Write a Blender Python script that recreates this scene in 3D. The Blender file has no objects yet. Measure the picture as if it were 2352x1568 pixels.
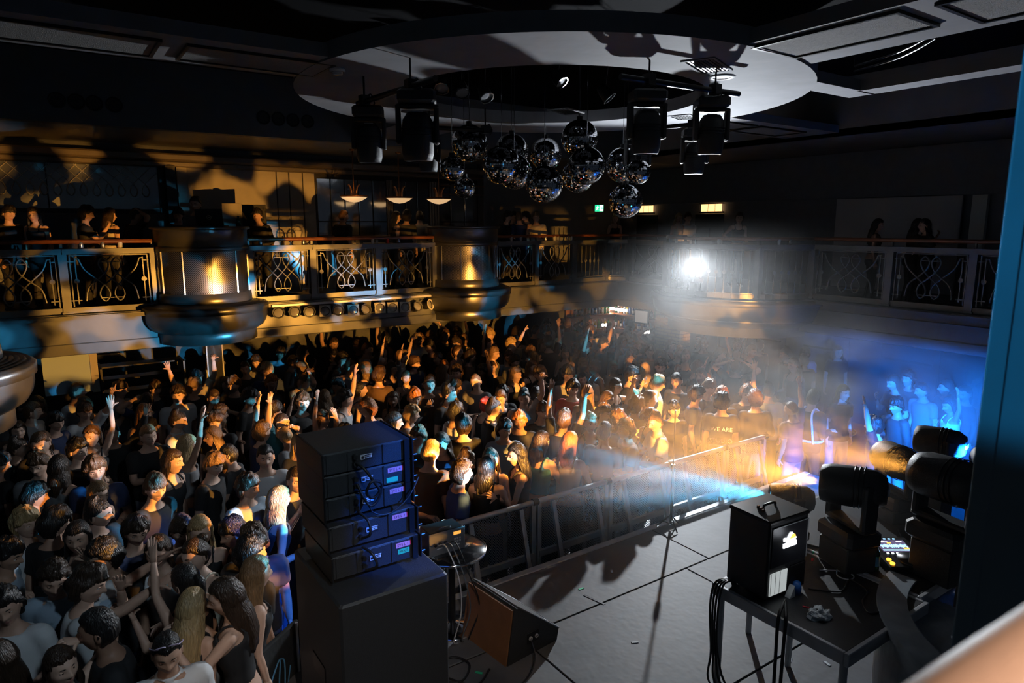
import bpy, bmesh, math, random
from math import sin, cos, pi, radians, sqrt, atan2
from mathutils import Vector, Matrix, Euler, noise
SC = bpy.context.scene
COL = SC.collection
R = random.Random(7)

# ---------------------------------------------------------------- camera
# image frame 2352 x 1568; a pixel gives a direction, the distance comes from the plane it lies on
FPX, CAM_H = 1550.0, 4.2
PITCH, YAW = math.atan(269 / FPX), radians(34.5)
_fh = Vector((sin(YAW), cos(YAW), 0)); _rt = Vector((cos(YAW), -sin(YAW), 0))
_fw = _fh * cos(PITCH) + Vector((0, 0, -sin(PITCH))); _up = _fh * sin(PITCH) + Vector((0, 0, cos(PITCH)))
CAM = Vector((0, 0, CAM_H))
cd = bpy.data.cameras.new('camera'); cam = bpy.data.objects.new('camera', cd); COL.objects.link(cam)
cd.sensor_width = 36; cd.lens = FPX / 2352 * 36; cd.clip_start = 0.05; cd.clip_end = 100
cd.dof.use_dof = True; cd.dof.focus_distance = 8.5; cd.dof.aperture_fstop = 3.2
cam.matrix_world = Matrix.Translation(CAM) @ Matrix((_rt, _up, -_fw)).transposed().to_4x4()
SC.camera = cam
def pray(x, y): return _rt * ((x - 1176) / FPX) + _up * ((784 - y) / FPX) + _fw
def at(x, y, ax, val):
    i = 'XYZ'.index(ax); d = pray(x, y); return CAM + d * ((val - CAM[i]) / d[i])
def dep(x, y, z): return CAM + pray(x, y) * z
def pix(P):
    d = Vector(P) - CAM; z = d.dot(_fw); return 1176 + FPX * d.dot(_rt) / z, 784 - FPX * d.dot(_up) / z, z

# ---------------------------------------------------------------- view, world, lights
SC.view_settings.view_transform = 'Standard'; SC.view_settings.look = 'None'
SC.view_settings.gamma = 1; SC.view_settings.use_curve_mapping = False
SC.view_settings.exposure = 0.35
SC.cycles.max_bounces = 4; SC.cycles.diffuse_bounces = 1; SC.cycles.glossy_bounces = 2
SC.cycles.transparent_max_bounces = 12; SC.cycles.volume_bounces = 0; SC.cycles.transmission_bounces = 4
SC.cycles.volume_step_rate = 1.0; SC.cycles.volume_max_steps = 48
SC.cycles.use_adaptive_sampling = True; SC.cycles.adaptive_threshold = 0.1; SC.cycles.adaptive_min_samples = 12; SC.cycles.sample_clamp_indirect = 3.0; SC.cycles.use_denoising = True
w = bpy.data.worlds.new('dim_ambient_fill'); SC.world = w; w.use_nodes = True  # even ambient glow added as a dim fill
w.node_tree.nodes['Background'].inputs[0].default_value = (0.55, 0.7, 1.0, 1)
w.node_tree.nodes['Background'].inputs[1].default_value = 0.016

AMBER = (1.0, 0.42, 0.06); CYAN = (0.06, 0.55, 1.0); BLUE = (0.02, 0.18, 1.0); WHITE = (0.86, 0.93, 1.0)
def aim(o, loc, target):
    o.location = loc
    o.rotation_euler = (Vector(target) - Vector(loc)).to_track_quat('-Z', 'Y').to_euler()
def spot(name, loc, target, power, color, angle, blend=0.3, radius=0.04, gobo=None, parent=None):
    ld = bpy.data.lights.new(name, 'SPOT'); ld.energy = power; ld.color = color
    ld.spot_size = radians(angle); ld.spot_blend = blend; ld.shadow_soft_size = radius
    o = bpy.data.objects.new(name, ld); COL.objects.link(o); aim(o, loc, target)
    if gobo: gobo_nodes(ld, o, *gobo)
    return o
def gobo_nodes(ld, o, kind, scale, thr, soft, seed, v0=None, v1=None):
    """a pattern wheel in the lamp: light passes where the pattern is open"""
    ld.use_nodes = True; nt = ld.node_tree; N = nt.nodes; L = nt.links
    em = N['Emission']
    geo = N.new('ShaderNodeNewGeometry'); q = o.rotation_euler.to_matrix()
    ax = [q @ Vector(v) for v in ((1, 0, 0), (0, 1, 0), (0, 0, -1))]
    def dot(v):
        n = N.new('ShaderNodeVectorMath'); n.operation = 'DOT_PRODUCT'; n.inputs[1].default_value = v
        L.new(geo.outputs['Incoming'], n.inputs[0]); return n.outputs['Value']
    dx, dy, dz = [dot(v) for v in ax]
    def div(a, b):
        n = N.new('ShaderNodeMath'); n.operation = 'DIVIDE'; L.new(a, n.inputs[0]); L.new(b, n.inputs[1]); return n.outputs[0]
    cb = N.new('ShaderNodeCombineXYZ'); cb_y = div(dy, dz); L.new(div(dx, dz), cb.inputs[0]); L.new(cb_y, cb.inputs[1])
    cb.inputs[2].default_value = seed
    if kind == 'dots':
        t = N.new('ShaderNodeTexVoronoi'); t.voronoi_dimensions = '2D'; t.inputs['Scale'].default_value = scale
        t.inputs['Randomness'].default_value = 0.75
        off = N.new('ShaderNodeVectorMath'); off.operation = 'ADD'; off.inputs[1].default_value = (seed * 1.7, seed * 0.9, 0)
        L.new(cb.outputs[0], off.inputs[0]); L.new(off.outputs[0], t.inputs['Vector']); val = t.outputs['Distance']
        lo, hi, a, b = thr - soft, thr + soft, 1.0, 0.0
    else:
        t = N.new('ShaderNodeTexNoise'); t.noise_dimensions = '3D'; t.inputs['Scale'].default_value = scale
        t.inputs['Detail'].default_value = 1.5
        L.new(cb.outputs[0], t.inputs['Vector']); val = t.outputs['Fac']
        lo, hi, a, b = thr - soft, thr + soft, 0.0, 1.0
    mr = N.new('ShaderNodeMapRange'); mr.inputs['From Min'].default_value = lo; mr.inputs['From Max'].default_value = hi
    mr.inputs['To Min'].default_value = a; mr.inputs['To Max'].default_value = b
    L.new(val, mr.inputs['Value']); res = mr.outputs[0]
    if v0 is not None:      # framing shutters above and below the beam
        for e, w_ in ((v0, .05), (v1, -.06)):
            sh = N.new('ShaderNodeMapRange'); sh.inputs['From Min'].default_value = e; sh.inputs['From Max'].default_value = e + w_; L.new(cb_y, sh.inputs['Value'])
            mu = N.new('ShaderNodeMath'); mu.operation = 'MULTIPLY'; L.new(res, mu.inputs[0]); L.new(sh.outputs[0], mu.inputs[1]); res = mu.outputs[0]
    L.new(res, em.inputs['Strength'])

# fixture positions (the fixtures themselves are built further down round these lamps)
P_FOLLOW = Vector((9.62, 8.16, 3.48))                    # white lamp on the balcony bay
P_AMBER1 = at(1884, 1106, 'Z', 2.3); P_CYAN1 = at(1766, 1139, 'Z', 2.04)
P_AMBER2 = at(2105, 1080, 'Z', 2.42); P_BLUE1 = at(2024, 1042, 'Z', 2.2); P_BLUE2 = at(2101, 1006, 'Z', 2.15)
P_BLUE3 = at(2262, 1052, 'Z', 2.15)
P_PABLUE = Vector((4.3, 0.6, 5.05)); P_PILLAR = Vector((-1.3, 2.3, 4.75)); P_ARMFILL = Vector((0.2, -1.5, 5.3)); P_CROWDFILL = Vector((1.5, 0.9, 5.3))   # fixtures beside and behind the camera; crowd and arm fills are added
T_AMBER1, T_AMBER2, T_CYAN1, T_BLUE1, T_BLUE2, T_BLUE3 = (2.4, 8.0, 2.0), (6.2, 9.0, 2.1), (0.4, 8.0, 2.05), (8.6, 8.0, 2.0), (5.6, 8.6, 1.95), (11.8, 6.0, 1.2)
LAMPS = [
    spot('follow_lamp_light', P_FOLLOW, (1.2, 1.6, 3.7), 1500, WHITE, 116, 0.35, 0.05),
    spot('amber_beam_light', P_AMBER1, T_AMBER1, 4400, AMBER, 72, 0.3, 0.03, ('noise', 10.0, 0.525, 0.03, 3.1, -.24, .36)),
    spot('amber_beam_light', P_AMBER2, T_AMBER2, 5600, AMBER, 84, 0.4, 0.03, ('noise', 11.0, 0.53, 0.04, 8.4, -.26, .22)),
    spot('cyan_beam_light', P_CYAN1, T_CYAN1, 3400, CYAN, 66, 0.35, 0.03, ('noise', 11.0, 0.56, 0.03, 5.7, -.22, .36)),
    spot('amber_beam_light', P_BLUE1, T_BLUE1, 350, AMBER, 60, 0.4, 0.03, ('noise', 10.0, 0.54, 0.03, 1.3, -.2, .2)),
    spot('cyan_beam_light', P_BLUE2, T_BLUE2, 3200, CYAN, 66, 0.35, 0.03, ('noise', 10.0, 0.585, 0.03, 4.4, -.2, .24)),
    spot('blue_beam_light', P_BLUE3, T_BLUE3, 8500, (0.006, 0.19, 1.0), 84, 0.6, 0.05, ('noise', 4.0, 0.42, 0.12, 2.2, -.6, .21)),
    spot('blue_wash_light', P_PABLUE, (2.1, 4.0, 2.4), 2600, (0.02, 0.16, 1.0), 16, 0.35, 0.04),
    spot('cyan_wash_light', P_PILLAR, (1.95, 0.75, 4.6), 260, (0.03, 0.42, 0.85), 30, 0.2, 0.04),
    spot('crowd_fill_light', P_CROWDFILL, (0.2, 4.9, 1.5), 150, (0.66, 0.85, 1.0), 62, 0.7, 0.12),  # unseen fill added to brighten the near crowd
    spot('arm_fill_light', P_ARMFILL, (0.62, 0.2, 3.84), 260, (1.0, 0.78, 0.6), 26, 0.4, 0.05),  # unseen warm lamp added only to brighten the forearm
]

# ---------------------------------------------------------------- materials
MATS = {}
def mat(name, col, rough=0.6, metal=0.0, bump=0.0, bscale=40.0, var=0.0, vscale=6.0, emit=None, es=1.0, alpha=None, spec=0.5, trans=0.0, coat=0.0, sheen=0.0):
    if name in MATS: return MATS[name]
    m = bpy.data.materials.new(name); MATS[name] = m; m.use_nodes = True
    nt = m.node_tree; N, L = nt.nodes, nt.links; b = N['Principled BSDF']
    b.inputs['Base Color'].default_value = (*col, 1); b.inputs['Roughness'].default_value = rough
    b.inputs['Metallic'].default_value = metal; b.inputs['Specular IOR Level'].default_value = spec
    b.inputs['Transmission Weight'].default_value = trans; b.inputs['Coat Weight'].default_value = coat
    if sheen: b.inputs['Sheen Weight'].default_value = sheen
    if emit: b.inputs['Emission Color'].default_value = (*emit, 1); b.inputs['Emission Strength'].default_value = es
    if alpha is not None: b.inputs['Alpha'].default_value = alpha
    if bump or var:
        tc = N.new('ShaderNodeTexCoord')
    if bump:
        n = N.new('ShaderNodeTexNoise'); n.inputs['Scale'].default_value = bscale; n.inputs['Detail'].default_value = 1
        L.new(tc.outputs['Object'], n.inputs['Vector'])
        bp = N.new('ShaderNodeBump'); bp.inputs['Strength'].default_value = bump; bp.inputs['Distance'].default_value = 0.01
        L.new(n.outputs['Fac'], bp.inputs['Height']); L.new(bp.outputs[0], b.inputs['Normal'])
    if var:
        n = N.new('ShaderNodeTexNoise'); n.inputs['Scale'].default_value = vscale; n.inputs['Detail'].default_value = 2
        L.new(tc.outputs['Object'], n.inputs['Vector'])
        mx = N.new('ShaderNodeMix'); mx.data_type = 'RGBA'
        mx.inputs['A'].default_value = (*[c * (1 - var) for c in col], 1); mx.inputs['B'].default_value = (*[min(1, c * (1 + var)) for c in col], 1)
        L.new(n.outputs['Fac'], mx.inputs['Factor']); L.new(mx.outputs['Result'], b.inputs['Base Color'])
    return m
def perforated(name, col, pitch, hole, rough=0.4, metal=0.8):
    """sheet metal pierced by rows of round holes (fine relief, a few pixels each)"""
    if name in MATS: return MATS[name]
    m = mat(name, col, rough, metal); nt = m.node_tree; N, L = nt.nodes, nt.links; b = N['Principled BSDF']
    uv = N.new('ShaderNodeUVMap')
    sx = N.new('ShaderNodeSeparateXYZ'); L.new(uv.outputs[0], sx.inputs[0])
    def M(op, a, bb=None, c=None):
        n = N.new('ShaderNodeMath'); n.operation = op
        for i, v in enumerate((a, bb, c)):
            if v is None: continue
            if isinstance(v, (int, float)): n.inputs[i].default_value = v
            else: L.new(v, n.inputs[i])
        return n.outputs[0]
    k = 1 / pitch
    p = M('MULTIPLY', M('ADD', sx.outputs[0], sx.outputs[1]), k * pi); q = M('MULTIPLY', M('SUBTRACT', sx.outputs[0], sx.outputs[1]), k * pi)
    v = M('MULTIPLY', M('ABSOLUTE', M('SINE', p)), M('ABSOLUTE', M('SINE', q)))
    L.new(M('LESS_THAN', v, hole), b.inputs['Alpha'])
    return m
# ---------------------------------------------------------------- mesh helpers
class MB:
    def __init__(s): s.v = []; s.f = []; s.mi = []; s.uv = {}; s.sm = []
    def add(s, vs, fs, mi=0, sm=False):
        o = len(s.v); s.v += [tuple(v) for v in vs]
        for f in fs: s.f.append(tuple(i + o for i in f)); s.mi.append(mi); s.sm.append(sm)
        return s
    def box(s, lo, hi, mi=0, M=None):
        x0, y0, z0 = lo; x1, y1, z1 = hi
        vs = [(x0, y0, z0), (x1, y0, z0), (x1, y1, z0), (x0, y1, z0), (x0, y0, z1), (x1, y0, z1), (x1, y1, z1), (x0, y1, z1)]
        if M: vs = [M @ Vector(v) for v in vs]
        return s.add(vs, [(0, 3, 2, 1), (4, 5, 6, 7), (0, 1, 5, 4), (1, 2, 6, 5), (2, 3, 7, 6), (3, 0, 4, 7)], mi)
    def cbox(s, c, d, mi=0, M=None):
        return s.box([c[i] - d[i] / 2 for i in range(3)], [c[i] + d[i] / 2 for i in range(3)], mi, M)
    def bev(s, lo, hi, b=0.01, mi=0, M=None):
        """box with chamfered edges"""
        x0, y0, z0 = lo; x1, y1, z1 = hi; vs = []; fs = []
        rings = [(z0, b), (z0 + b, 0), (z1 - b, 0), (z1, b)]
        for z, i in rings:
            xa, xb, ya, yb = x0 + i, x1 - i, y0 + i, y1 - i
            vs += [(xa + b, ya, z), (xb - b, ya, z), (xb, ya + b, z), (xb, yb - b, z), (xb - b, yb, z), (xa + b, yb, z), (xa, yb - b, z), (xa, ya + b, z)]
        for r in range(3):
            for k in range(8): fs.append((r * 8 + k, r * 8 + (k + 1) % 8, r * 8 + 8 + (k + 1) % 8, r * 8 + 8 + k))
        fs.append(tuple(range(7, -1, -1))); fs.append(tuple(range(24, 32)))
        if M: vs = [M @ Vector(v) for v in vs]
        return s.add(vs, fs, mi)
    def tube(s, pts, r, n=8, mi=0, caps=True, closed=False, sm=True):
        pts = [Vector(p) for p in pts]; m = len(pts)
        rr = r if isinstance(r, (list, tuple)) else [r] * m
        vs = []; fs = []; prev = None
        for i, p in enumerate(pts):
            a = pts[(i - 1) % m] if (i or closed) else p; b = pts[(i + 1) % m] if (i < m - 1 or closed) else p
            t = (b - a).normalized()
            if prev is None:
                h = Vector((0, 0, 1)) if abs(t.z) < 0.9 else Vector((1, 0, 0)); x = t.cross(h).normalized()
            else: x = (prev - t * prev.dot(t)).normalized()
            prev = x; y = t.cross(x)
            for k in range(n):
                A = 2 * pi * k / n; vs.append(p + (x * cos(A) + y * sin(A)) * rr[i])
        for i in range(m if closed else m - 1):
            j = (i + 1) % m
            for k in range(n): fs.append((i * n + k, i * n + (k + 1) % n, j * n + (k + 1) % n, j * n + k))
        s.add(vs, fs, mi, sm)
        if caps and not closed:
            s.add(vs[:n], [tuple(range(n - 1, -1, -1))], mi); s.add(vs[-n:], [tuple(range(n))], mi)
        return s
    def bar(s, a, b, w, h, mi=0):
        """rectangular bar from a to b"""
        a = Vector(a); b = Vector(b); t = (b - a).normalized()
        hh = Vector((0, 0, 1)) if abs(t.z) < 0.95 else Vector((0, 1, 0))
        x = t.cross(hh).normalized(); y = x.cross(t)
        M = Matrix((x, y, t)).transposed().to_4x4(); M.translation = a
        return s.box((-w / 2, -h / 2, 0), (w / 2, h / 2, (b - a).length), mi, M)
    def lathe(s, prof, n=24, mi=0, c=(0, 0, 0), a0=0, a1=2 * pi, sm=True, M=None):
        full = abs(a1 - a0 - 2 * pi) < 1e-6; cols = n if full else n + 1; m = len(prof)
        vs = []; fs = []
        for r, z in prof:
            for k in range(cols):
                A = a0 + (a1 - a0) * k / n; vs.append(Vector((c[0] + r * cos(A), c[1] + r * sin(A), c[2] + z)))
        for i in range(m - 1):
            for k in range(n):
                k2 = (k + 1) % cols; fs.append((i * cols + k, i * cols + k2, (i + 1) * cols + k2, (i + 1) * cols + k))
        if M: vs = [M @ v for v in vs]
        return s.add(vs, fs, mi, sm)
    def cyl(s, c, r, z0, z1, n=20, mi=0, M=None):
        return s.lathe([(0.0001, z0), (r, z0)], n, mi, c, sm=False, M=M).lathe([(r, z0), (r, z1)], n, mi, c, M=M).lathe([(r, z1), (0.0001, z1)], n, mi, c, sm=False, M=M)
    def prism(s, poly, z0, z1, mi=0, M=None):
        n = len(poly); vs = [Vector((x, y, z0)) for x, y in poly] + [Vector((x, y, z1)) for x, y in poly]
        if M: vs = [M @ v for v in vs]
        return s.add(vs, [tuple(range(n - 1, -1, -1)), tuple(range(n, 2 * n))] + [(k, (k + 1) % n, n + (k + 1) % n, n + k) for k in range(n)], mi)
    def sheet(s, P, Q, nu=1, mi=0): return s
    def mesh(s, name):
        me = bpy.data.meshes.new(name); me.from_pydata(s.v, [], s.f); me.update()
        me.polygons.foreach_set('material_index', s.mi); me.polygons.foreach_set('use_smooth', s.sm)
        return me
def put(name, mb, mats, parent=None, loc=None, rot=None):
    me = mb.mesh(name) if isinstance(mb, MB) else mb
    if isinstance(mb, MB) or not me.materials:
        for m in (mats if isinstance(mats, (list, tuple)) else [mats]): me.materials.append(m)
    o = bpy.data.objects.new(name, me); COL.objects.link(o)
    if parent: o.parent = parent
    if loc is not None: o.location = loc
    if rot is not None: o.rotation_euler = rot
    return o
def tag(o, label, cat=None, group=None, kind=None):
    o['label'] = label
    if cat: o['category'] = cat
    if group: o['group'] = group
    if kind: o['kind'] = kind
    return o
def thing(name, label, cat, loc=(0, 0, 0), rot=(0, 0, 0), group=None):
    o = bpy.data.objects.new(name, None); COL.objects.link(o); o.location = loc; o.rotation_euler = rot
    o.empty_display_size = 0.1
    return tag(o, label, cat, group)
def struct(name, mb, m, label, parent=None):
    o = put(name, mb, m, parent)
    if not parent: o['kind'] = 'structure'; o['label'] = label
    return o
def copy_tree(o, parent=None):
    c = o.copy(); COL.objects.link(c); c.parent = parent
    for ch in o.children: copy_tree(ch, c)
    return c
def boxuv(o, su=1.0):
    """UV in metres from the dominant axis of each face"""
    me = o.data; uv = me.uv_layers.new(name='UVMap').data
    for p in me.polygons:
        n = p.normal; a = max(range(3), key=lambda i: abs(n[i]))
        for li in p.loop_indices:
            v = me.vertices[me.loops[li].vertex_index].co
            uv[li].uv = (v.y, v.z) if a == 0 else (v.x, v.z) if a == 1 else (v.x, v.y)
def text_mesh(txt, size, depth=0.0, align='CENTER', res=2):
    c = bpy.data.curves.new('lettering', 'FONT'); c.body = txt; c.size = size; c.extrude = depth
    c.align_x = align; c.align_y = 'CENTER'; c.resolution_u = res
    o = bpy.data.objects.new('lettering', c); COL.objects.link(o)
    dg = bpy.context.evaluated_depsgraph_get(); dg.update()
    me = bpy.data.meshes.new_from_object(o.evaluated_get(dg)); me.name = 'lettering'
    bpy.data.objects.remove(o); bpy.data.curves.remove(c); me.materials.clear()
    return me

# ---------------------------------------------------------------- palette
m_floor = mat('dance_floor_vinyl', (0.03, 0.03, 0.033), 0.5, var=0.3)
m_stage = mat('stage_vinyl', (0.105, 0.106, 0.112), 0.62, bump=0.25, bscale=14, var=0.28, vscale=3)
m_plaster = mat('dark_plaster', (0.10, 0.11, 0.125), 0.75, bump=0.15, bscale=18, var=0.22)
m_ceil = mat('ceiling_black', (0.004, 0.004, 0.005), 0.95, spec=0.1)
m_ringm = mat('ceiling_grey_plaster', (0.19, 0.19, 0.205), 0.8, bump=0.2, bscale=9, var=0.25, vscale=2.2)
m_fascia = mat('satin_charcoal_paint', (0.085, 0.095, 0.105), 0.42, bump=0.05, bscale=12, var=0.15)
m_rail = mat('grey_metal_paint', (0.13, 0.14, 0.15), 0.4, 0.35, var=0.2)
m_wood = mat('varnished_handrail', (0.16, 0.055, 0.022), 0.3, bump=0.1, bscale=30, var=0.3)
m_black = mat('black_plastic', (0.012, 0.012, 0.013), 0.45)
m_blackm = mat('black_metal', (0.015, 0.015, 0.016), 0.38, 0.4)
m_blackp = mat('black_speckle_paint', (0.02, 0.021, 0.023), 0.5, bump=0.3, bscale=220)
m_alu = mat('aluminium', (0.55, 0.56, 0.58), 0.42, 0.35, bump=0.08, bscale=60, var=0.2)
m_chrome = mat('chrome', (0.7, 0.7, 0.72), 0.12, 1.0)
m_mirror = mat('mirror', (0.75, 0.77, 0.8), 0.04, 1.0)
m_wall_l = mat('balcony_wall_paint', (0.32, 0.30, 0.27), 0.7, bump=0.2, bscale=5, var=0.25, vscale=2)
m_wall_r = mat('slate_wall_paint', (0.14, 0.15, 0.175), 0.8, var=0.15)
m_white = mat('white_paint', (0.62, 0.62, 0.62), 0.6)
m_glass = mat('window_glass', (0.8, 0.9, 0.95), 0.05, trans=0.0, alpha=0.22, spec=0.8)
m_frost = mat('frosted_glass', (0.62, 0.7, 0.72), 0.35, spec=0.6, alpha=0.75)
m_cable = mat('cable_rubber', (0.01, 0.01, 0.011), 0.5)

BAL_Z, EDGE_Y, EDGE_X, STAGE_Y, STAGE_Z = 2.9, 11.81, 11.2, 5.23, 0.7
FASC = 2.3; SOFF = 5.67; RING = Vector((5.29, 6.88, 5.7)); TOPZ = 6.6
BACK_Y, BACK_X = 14.8, 14.0

# ---------------------------------------------------------------- floors
struct('floor', MB().box((-7, -3, -0.2), (BACK_X + 0.3, BACK_Y + 0.3, 0)), m_floor, 'dark vinyl dance floor under the crowd')
st = struct('floor_stage', MB().box((1.05, -3, 0.0), (8.7, STAGE_Y - 0.02, STAGE_Z - 0.012)), m_black, 'raised stage deck')
for (x0, x1, y0, y1) in [(1.05, 3.05, 2.9, 4.31), (3.065, 5.14, 2.9, 4.31), (5.155, 7.6, 2.9, 4.31), (7.615, 8.7, 2.9, 4.31), (1.05, 5.5, 4.325, STAGE_Y - 0.085), (5.515, 8.7, 4.325, STAGE_Y - 0.085), (1.05, 4.1, -3, 2.885), (4.115, 8.7, -3, 2.885)]:
    put('vinyl_sheet', MB().bev((x0, y0, STAGE_Z - 0.012), (x1, y1, STAGE_Z), 0.004), m_stage, st)
put('nosing', MB().bev((1.05, STAGE_Y - 0.085, STAGE_Z - 0.06), (8.7, STAGE_Y, STAGE_Z + 0.006), 0.006), m_alu, st)
put('nosing', MB().bev((1.0, 3.0, STAGE_Z - 0.06), (1.05, STAGE_Y, STAGE_Z + 0.006), 0.006), m_alu, st)

# ---------------------------------------------------------------- outer walls (under and over the balcony)
struct('wall_back', MB().box((-7, BACK_Y, 0), (BACK_X + 0.3, BACK_Y + 0.25, TOPZ)), m_plaster, 'dark plaster wall behind the long balcony')
struct('wall_right', MB().box((BACK_X, -3, 0), (BACK_X + 0.25, BACK_Y, TOPZ)), m_wall_r, 'slate painted wall behind the short balcony')
struct('trim_1', MB().box((BACK_X - 0.06, -3, 4.74), (BACK_X, BACK_Y, 5.66)), m_wall_r, 'proud upper band of the slate wall')
struct('wall_left', MB().box((-7.2, -3, 0), (-7, BACK_Y, TOPZ)), m_plaster, 'dark plaster side wall')
wf = struct('ceiling', MB().box((-7, -3, TOPZ), (BACK_X + 0.3, BACK_Y + 0.3, TOPZ + 0.15)), m_ceil, 'black upper ceiling')

# ---------------------------------------------------------------- ceiling: cross of bands, ring, coffers, soffits
def annulus(c, r0, r1, z0, z1, n=72):
    mb = MB()
    mb.lathe([(r0, z1), (r0, z0), (r1, z0), (r1, z1), (r0, z1)], n, 0, (c[0], c[1], 0), sm=False)
    return mb
rg = struct('ceiling_ring', annulus(RING, 1.87, 3.0, 5.7, 5.86), m_ringm, 'round dropped grey ceiling ring with an open middle')
def arm(name, lo, hi, label): return struct(name, MB().box((*lo, 5.72), (*hi, 5.84)), m_ringm, label)
arm('trim_2', (-7, 6.38), (2.6, 7.42), 'grey ceiling band with inset grilles over the crowd')
arm('trim_3', (5.13, -3), (6.25, 4.2), 'grey ceiling band with inset grilles over the stage')
arm('trim_4', (7.9, 6.6), (11.2, 7.6), 'grey ceiling band joining the ring to the short balcony')
arm('trim_5', (4.7, 9.6), (5.8, 11.8), 'grey ceiling band joining the ring to the long balcony')
arm('trim_6', (7.95, -3), (8.28, 4.5), 'narrow grey ceiling beam over the stage')
arm('trim_7', (6.25, 4.46), (8.28, 4.78), 'narrow grey cross beam beside the ceiling ring')
# inset grilles in the bands
m_grille = perforated('speaker_cloth_grille', (0.2, 0.2, 0.2), 0.03, 0.25, 0.8, 0.0)
m_gr = mat('woven_grille', (0.2, 0.195, 0.19), 0.9, bump=0.6, bscale=120, var=0.3, vscale=60)
for x0, x1, y0, y1 in [(-3.4, -1.7, 6.62, 7.2), (-1.4, 0.95, 6.6, 7.2), (1.2, 2.45, 6.62, 7.18), (5.24, 5.82, 2.72, 3.9), (5.3, 6.0, 1.2, 2.45), (8.35, 9.3, 6.85, 7.4), (9.45, 10.6, 6.85, 7.4)]:
    g = MB().box((x0, y0, 5.708), (x1, y1, 5.72)); 
    fr = MB()
    for a, b in [((x0 - .03, y0 - .03), (x1 + .03, y0)), ((x0 - .03, y1), (x1 + .03, y1 + .03)), ((x0 - .03, y0), (x0, y1)), ((x1, y0), (x1 + .03, y1))]:
        fr.box((*a, 5.695), (*b, 5.72))
    t = thing('ceiling_grille', 'flat woven grille set in the grey ceiling band', 'grille', ((x0 + x1) / 2, (y0 + y1) / 2, 5.72), group='ceiling grilles')
    for o, m, nm in ((g, m_gr, 'cloth'), (fr, m_blackm, 'frame')):
        p = put(nm, o, m, t); p.location = -Vector(t.location)
# two vents on the ring and a downlight, a smoke detector
def ring_pt(px, py): return at(px, py, 'Z', 5.7)
for px, py, L_ in [(1625, 150, 0.62), (1300, 255, 0.5), (1570, 268, 0.42)]:
    c = ring_pt(px, py); t = thing('air_vent', 'slatted air vent in the round ceiling ring', 'vent', c, (0, 0, 0.4), 'ceiling vents')
    put('frame', MB().box((-L_ / 2, -.16, -.012), (L_ / 2, -.13, 0)).box((-L_ / 2, .13, -.012), (L_ / 2, .16, 0)).box((-L_ / 2, -.13, -.012), (-L_ / 2 + .03, .13, 0)).box((L_ / 2 - .03, -.13, -.012), (L_ / 2, .13, 0)), m_ringm, t)
    for k in range(7): put('slat', MB().box((-L_ / 2 + .03, -.12 + k * .035, -.008), (L_ / 2 - .03, -.103 + k * .035, -.002)), m_blackm, t)
c = ring_pt(1658, 176); t = thing('recessed_downlight', 'round white recessed downlight in the ceiling ring, switched off', 'downlight', c)
put('rim', MB().lathe([(.09, -.012), (.13, -.012), (.14, 0)], 24), m_white, t); put('lens', MB().lathe([(.0001, -.004), (.09, -.006)], 24), m_frost, t)
c = ring_pt(775, 158); t = thing('smoke_detector', 'white smoke detector on the underside of the ceiling ring', 'smoke detector', c)
put('base', MB().lathe([(.075, 0), (.078, -.02), (.06, -.03)], 20), m_white, t); put('sensor', MB().lathe([(.05, -.03), (.048, -.055), (.0001, -.06)], 20), m_white, t)
# left bulkhead and balcony soffit
struct('wall_bulkhead', MB().box((-7, EDGE_Y, SOFF - 0.05), (EDGE_X, EDGE_Y + 0.2, TOPZ)), m_fascia, 'dark bulkhead over the long balcony edge')
struct('ceiling_soffit_long', MB().box((-7, EDGE_Y + 0.2, SOFF), (BACK_X, BACK_Y, SOFF + 0.1)), mat('soffit_paint', (0.2, 0.195, 0.19), 0.35, bump=0.05, bscale=6), 'balcony soffit over the long balcony')
struct('ceiling_soffit_short', MB().box((EDGE_X, -3, SOFF), (BACK_X, EDGE_Y + 0.2, SOFF + 0.1)).box((EDGE_X, -3, SOFF), (EDGE_X + 0.12, EDGE_Y, TOPZ)), m_ringm, 'grey soffit over the short balcony')
struct('trim_8', MB().bev((-7, BACK_Y - 0.35, 5.38), (11.5, BACK_Y, 5.52), 0.03).bev((-7, BACK_Y - 0.2, 5.28), (11.5, BACK_Y, 5.38), 0.02), mat('cornice_paint', (0.13, 0.11, 0.09), 0.4), 'moulded cornice along the long balcony wall')
# round speaker openings in the bulkhead
for grp in ([.35, .58, .80, 1.05], [3.17, 3.41, 3.65, 3.9]):
    for x in grp:
        t = thing('ceiling_speaker', 'round black speaker set in the bulkhead over the balcony', 'speaker', (x, EDGE_Y, 5.92), (pi / 2, 0, 0), 'bulkhead speakers')
        put('rim', MB().lathe([(.085, 0.0), (.085, .012), (.11, .012), (.11, 0)], 20), m_blackm, t)
        put('cone', MB().lathe([(.085, .006), (.03, -.0), (.0001, .008)], 20), m_black, t)
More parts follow.
